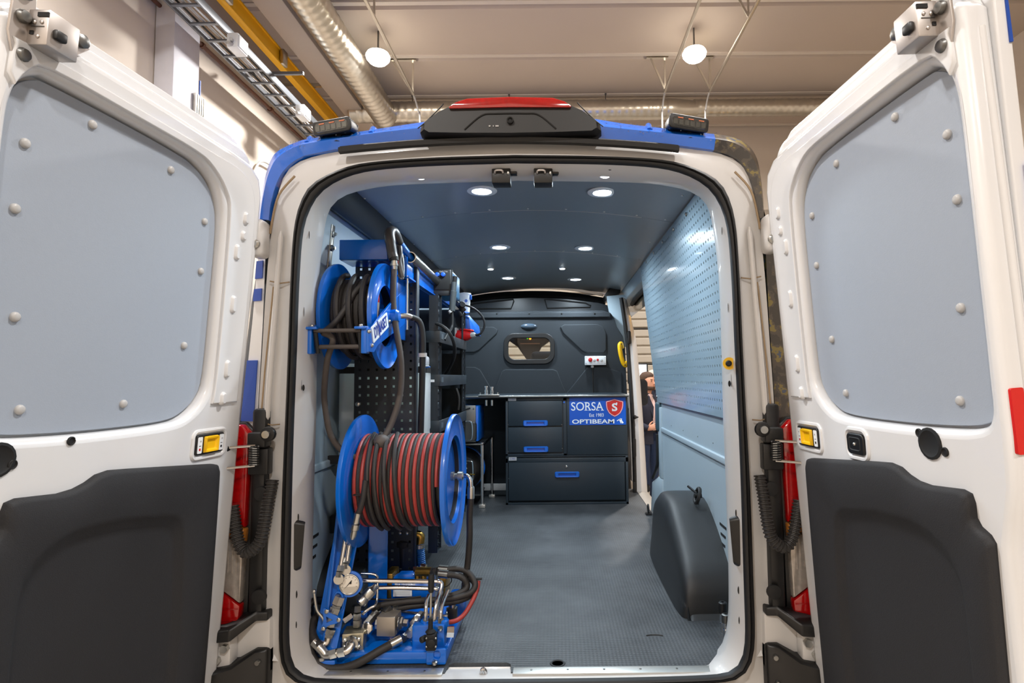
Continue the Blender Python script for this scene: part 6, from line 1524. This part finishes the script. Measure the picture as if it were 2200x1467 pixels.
# ================================================================== people outside the sliding door
def person(x, y, label, yaw, blazer, cap=False, s=1.0):
    t = thing('person', label, 'person', (x, y, 0))
    R = Matrix.Rotation(math.radians(yaw), 3, 'Z')
    P = lambda a, b, c: V((x, y, 0)) + R @ V((a*s, b*s, c*s))     # a: person's left(+)/right, b: forward is -b, c: up
    def ell(c, rx, ry, ang=0., n=18): return [P(c[0] + rx*math.cos(2*math.pi*k/n), c[1] + ry*math.sin(2*math.pi*k/n), c[2]) for k in range(n)]
    # body: head and neck, one continuous lofted surface down into the chest
    prof = [((0, .0, 1.36), .15, .09), ((0, .01, 1.43), .10, .07), ((0, .0, 1.48), .058, .062), ((0, -.005, 1.515), .056, .062), ((0, -.03, 1.54), .058, .085), ((0, -.03, 1.57), .068, .098), ((0, -.022, 1.615), .074, .102), ((0, -.015, 1.66), .077, .104), ((0, -.008, 1.70), .073, .098), ((0, -.0, 1.735), .055, .075), ((0, .0, 1.752), .02, .03)]
    obj('body', MB().loft([ell(*p) for p in prof]), SKIN, t, smooth=80)
    obj('nose', MB().tube([P(0, -.118, 1.655), P(0, -.135, 1.615), P(0, -.122, 1.605)], [.008*s, .014*s, .012*s], 8), SKIN, t)
    for k in (-1, 1):
        obj('ear', MB().sphere(P(k*.08, .0, 1.63), .02*s, 10, 8, (.5, .8, 1.4)), SKIN, t)
        obj('eye', MB().sphere(P(k*.03, -.112, 1.652), .007*s, 8, 6), BLACK, t)
        obj('brow', MB().tube([P(k*.015, -.12, 1.672), P(k*.045, -.11, 1.674)], .005*s, 6), HAIR, t)
    obj('mouth', MB().tube([P(-.022, -.118, 1.575), P(0, -.124, 1.575), P(.022, -.118, 1.575)], .005*s, 6), mat('lips', (170, 96, 84), .5), t)
    obj('beard', MB().loft([ell((0, -.034, 1.525), .05, .085), ell((0, -.036, 1.545), .066, .094), ell((0, -.03, 1.575), .0715, .1), ell((0, -.012, 1.60), .0725, .085)], True, True), HAIR, t, smooth=80)
    hp = [((0, .02, 1.60), .079, .085), ((0, .02, 1.66), .084, .095), ((0, .012, 1.70), .086, .108), ((0, .0, 1.74), .078, .105), ((0, .005, 1.772), .05, .07), ((0, .005, 1.785), .015, .02)]
    obj('hair', MB().loft([ell(*p) for p in hp]), HAIR if not cap else mat('flat_cap', (186, 176, 166), .8), t, smooth=80)
    # legs (trousers) - pelvis and two tapering legs as one lofted surface each
    for k in (-1, 1):
        lp = [((k*.085, .0, .97), .10, .11), ((k*.09, .0, .86), .095, .105), ((k*.095, -.005, .7), .083, .09), ((k*.10, -.012, .52), .066, .074), ((k*.105, .0, .38), .062, .07), ((k*.11, .012, .2), .052, .058), ((k*.115, .015, .06), .056, .062)]
        obj('trouser_leg', MB().loft([ell(*p) for p in lp]), JEANS, t, smooth=80)
        obj('shoe', MB().loft([[P(k*.12 + a, b, z) for a, b in [(.045*math.cos(q), -.06 + .14*math.sin(q)) for q in [2*math.pi*j/16 for j in range(16)]]] for z in (.0, .03)] + [[P(k*.12 + a, b, .085) for a, b in [(.035*math.cos(q), .01 + .07*math.sin(q)) for q in [2*math.pi*j/16 for j in range(16)]]]]), BLACK, t, smooth=60)
    obj('belt', MB().loft([ell((0, 0, .955), .165, .12), ell((0, 0, .995), .165, .12)]), BLACK, t)
    # shirt and open blazer
    obj('shirt', MB().loft([ell((0, -.005, .98), .155, .115), ell((0, -.012, 1.15), .165, .125), ell((0, -.012, 1.32), .17, .12), ell((0, -.0, 1.42), .11, .08), ell((0, 0, 1.475), .065, .068)]), SHIRT if blazer else NAVY, t, smooth=80)
    def half_ring(c, rx, ry, n=20):
        return [P(c[0] + rx*math.sin(q), c[1] + ry*math.cos(q), c[2]) for q in [math.radians(-166 + 332*j/(n - 1)) for j in range(n)]]
    obj('blazer', MB().loft([half_ring((0, .0, .80), .195, .15), half_ring((0, 0, .95), .185, .14), half_ring((0, -.005, 1.12), .185, .14), half_ring((0, -.008, 1.3), .205, .135), half_ring((0, 0, 1.40), .19, .105), half_ring((0, .01, 1.45), .10, .08), half_ring((0, .01, 1.49), .07, .07)], False, False, closed=False), NAVY, t, smooth=80)
    for k in (-1, 1):
        obj('lapel', MB().hexa([P(k*.06, -.075, 1.47), P(k*.10, -.10, 1.36), P(k*.05, -.148, 1.15), P(k*.02, -.135, 1.3), P(k*.065, -.085, 1.47), P(k*.105, -.11, 1.36), P(k*.055, -.156, 1.15), P(k*.025, -.142, 1.3)]), NAVY, t)
        # sleeves: bent at the elbow, one hand raised in front of the belly
        sh_, el = (k*.205, .0, 1.38), (k*.25, .03, 1.12)
        wr = (k*.12, -.2, 1.10) if k > 0 else (k*.17, -.17, 1.02)
        obj('sleeve', MB().tube(cr([P(*sh_), P(k*.235, .015, 1.26), P(*el), P((el[0]+wr[0])/2, (el[1]+wr[1])/2 - .02, (el[2]+wr[2])/2 - .02), P(*wr)], 4), [.068, .067, .066, .064, .062, .06, .058, .056, .055, .054, .052, .05, .048, .046, .044, .042, .04], 12), NAVY, t, smooth=80)
        # hand with palm and five fingers
        d = V((-k*.6, -.6, .25)).normalized(); w0 = V(wr)
        sd = V((0, .25, 1)); sd = (sd - d*d.dot(sd)).normalized()
        q = lambda l, m_: w0 + d*l + sd*m_
        hd = obj('hand', MB().loft([[P(*(q(l, sw*hw) + d.cross(sd)*tw*.014)) for sw, tw in ((-1, -.6), (-.5, -1), (.5, -1), (1, -.6), (1, .6), (.5, 1), (-.5, 1), (-1, .6))] for l, hw in ((-.02, .026), (.03, .036), (.075, .042), (.092, .040))]), SKIN, t, bevel=.004)
        for j, (mm, L_) in enumerate(((-.030, .062), (-.010, .076), (.011, .08), (.031, .07))):
            bnd = d.cross(sd)*(.012*k)
            obj('finger', MB().tube([P(*q(.085, mm)), P(*(q(.085 + L_*.5, mm*1.15) + bnd*.6)), P(*(q(.085 + L_, mm*1.25) + bnd*2))], [.0095*s, .0088*s, .007*s], 8), SKIN, hd)
        obj('thumb', MB().tube([P(*q(.02, .03)), P(*(q(.05, .06))), P(*(q(.085, .074)))], [.012*s, .0105*s, .008*s], 8), SKIN, hd)
    obj('jacket_button', MB().sphere(P(.06, -.155, 1.12), .009, 8, 6), BRASS, t)
    return t
pa = at(1388, 1075, 6.03)
person(1.40, 6.03, 'bearded person in navy blazer, pale shirt and jeans gesturing outside the side door', 38, True)
person(1.62, 6.85, 'second person in dark jacket half hidden behind the bearded one', -10, False, True, 1.02)
# bright screen far behind
mn = thing('wall_screen', 'bright screen with dark frame hanging by the sectional door', 'screen', at(1371, 800, 7.6))
c = at(1370, 802, 7.6)
obj('screen_frame', MB().box(c, (.34, .05, .34)), PLASTIC, mn, bevel=.01)
obj('screen_face', MB().box(c + V((0, -.027, 0)), (.29, .006, .29)), mat('screen_glow', (226, 236, 246), .4, emit=.9, var=.02), mn)
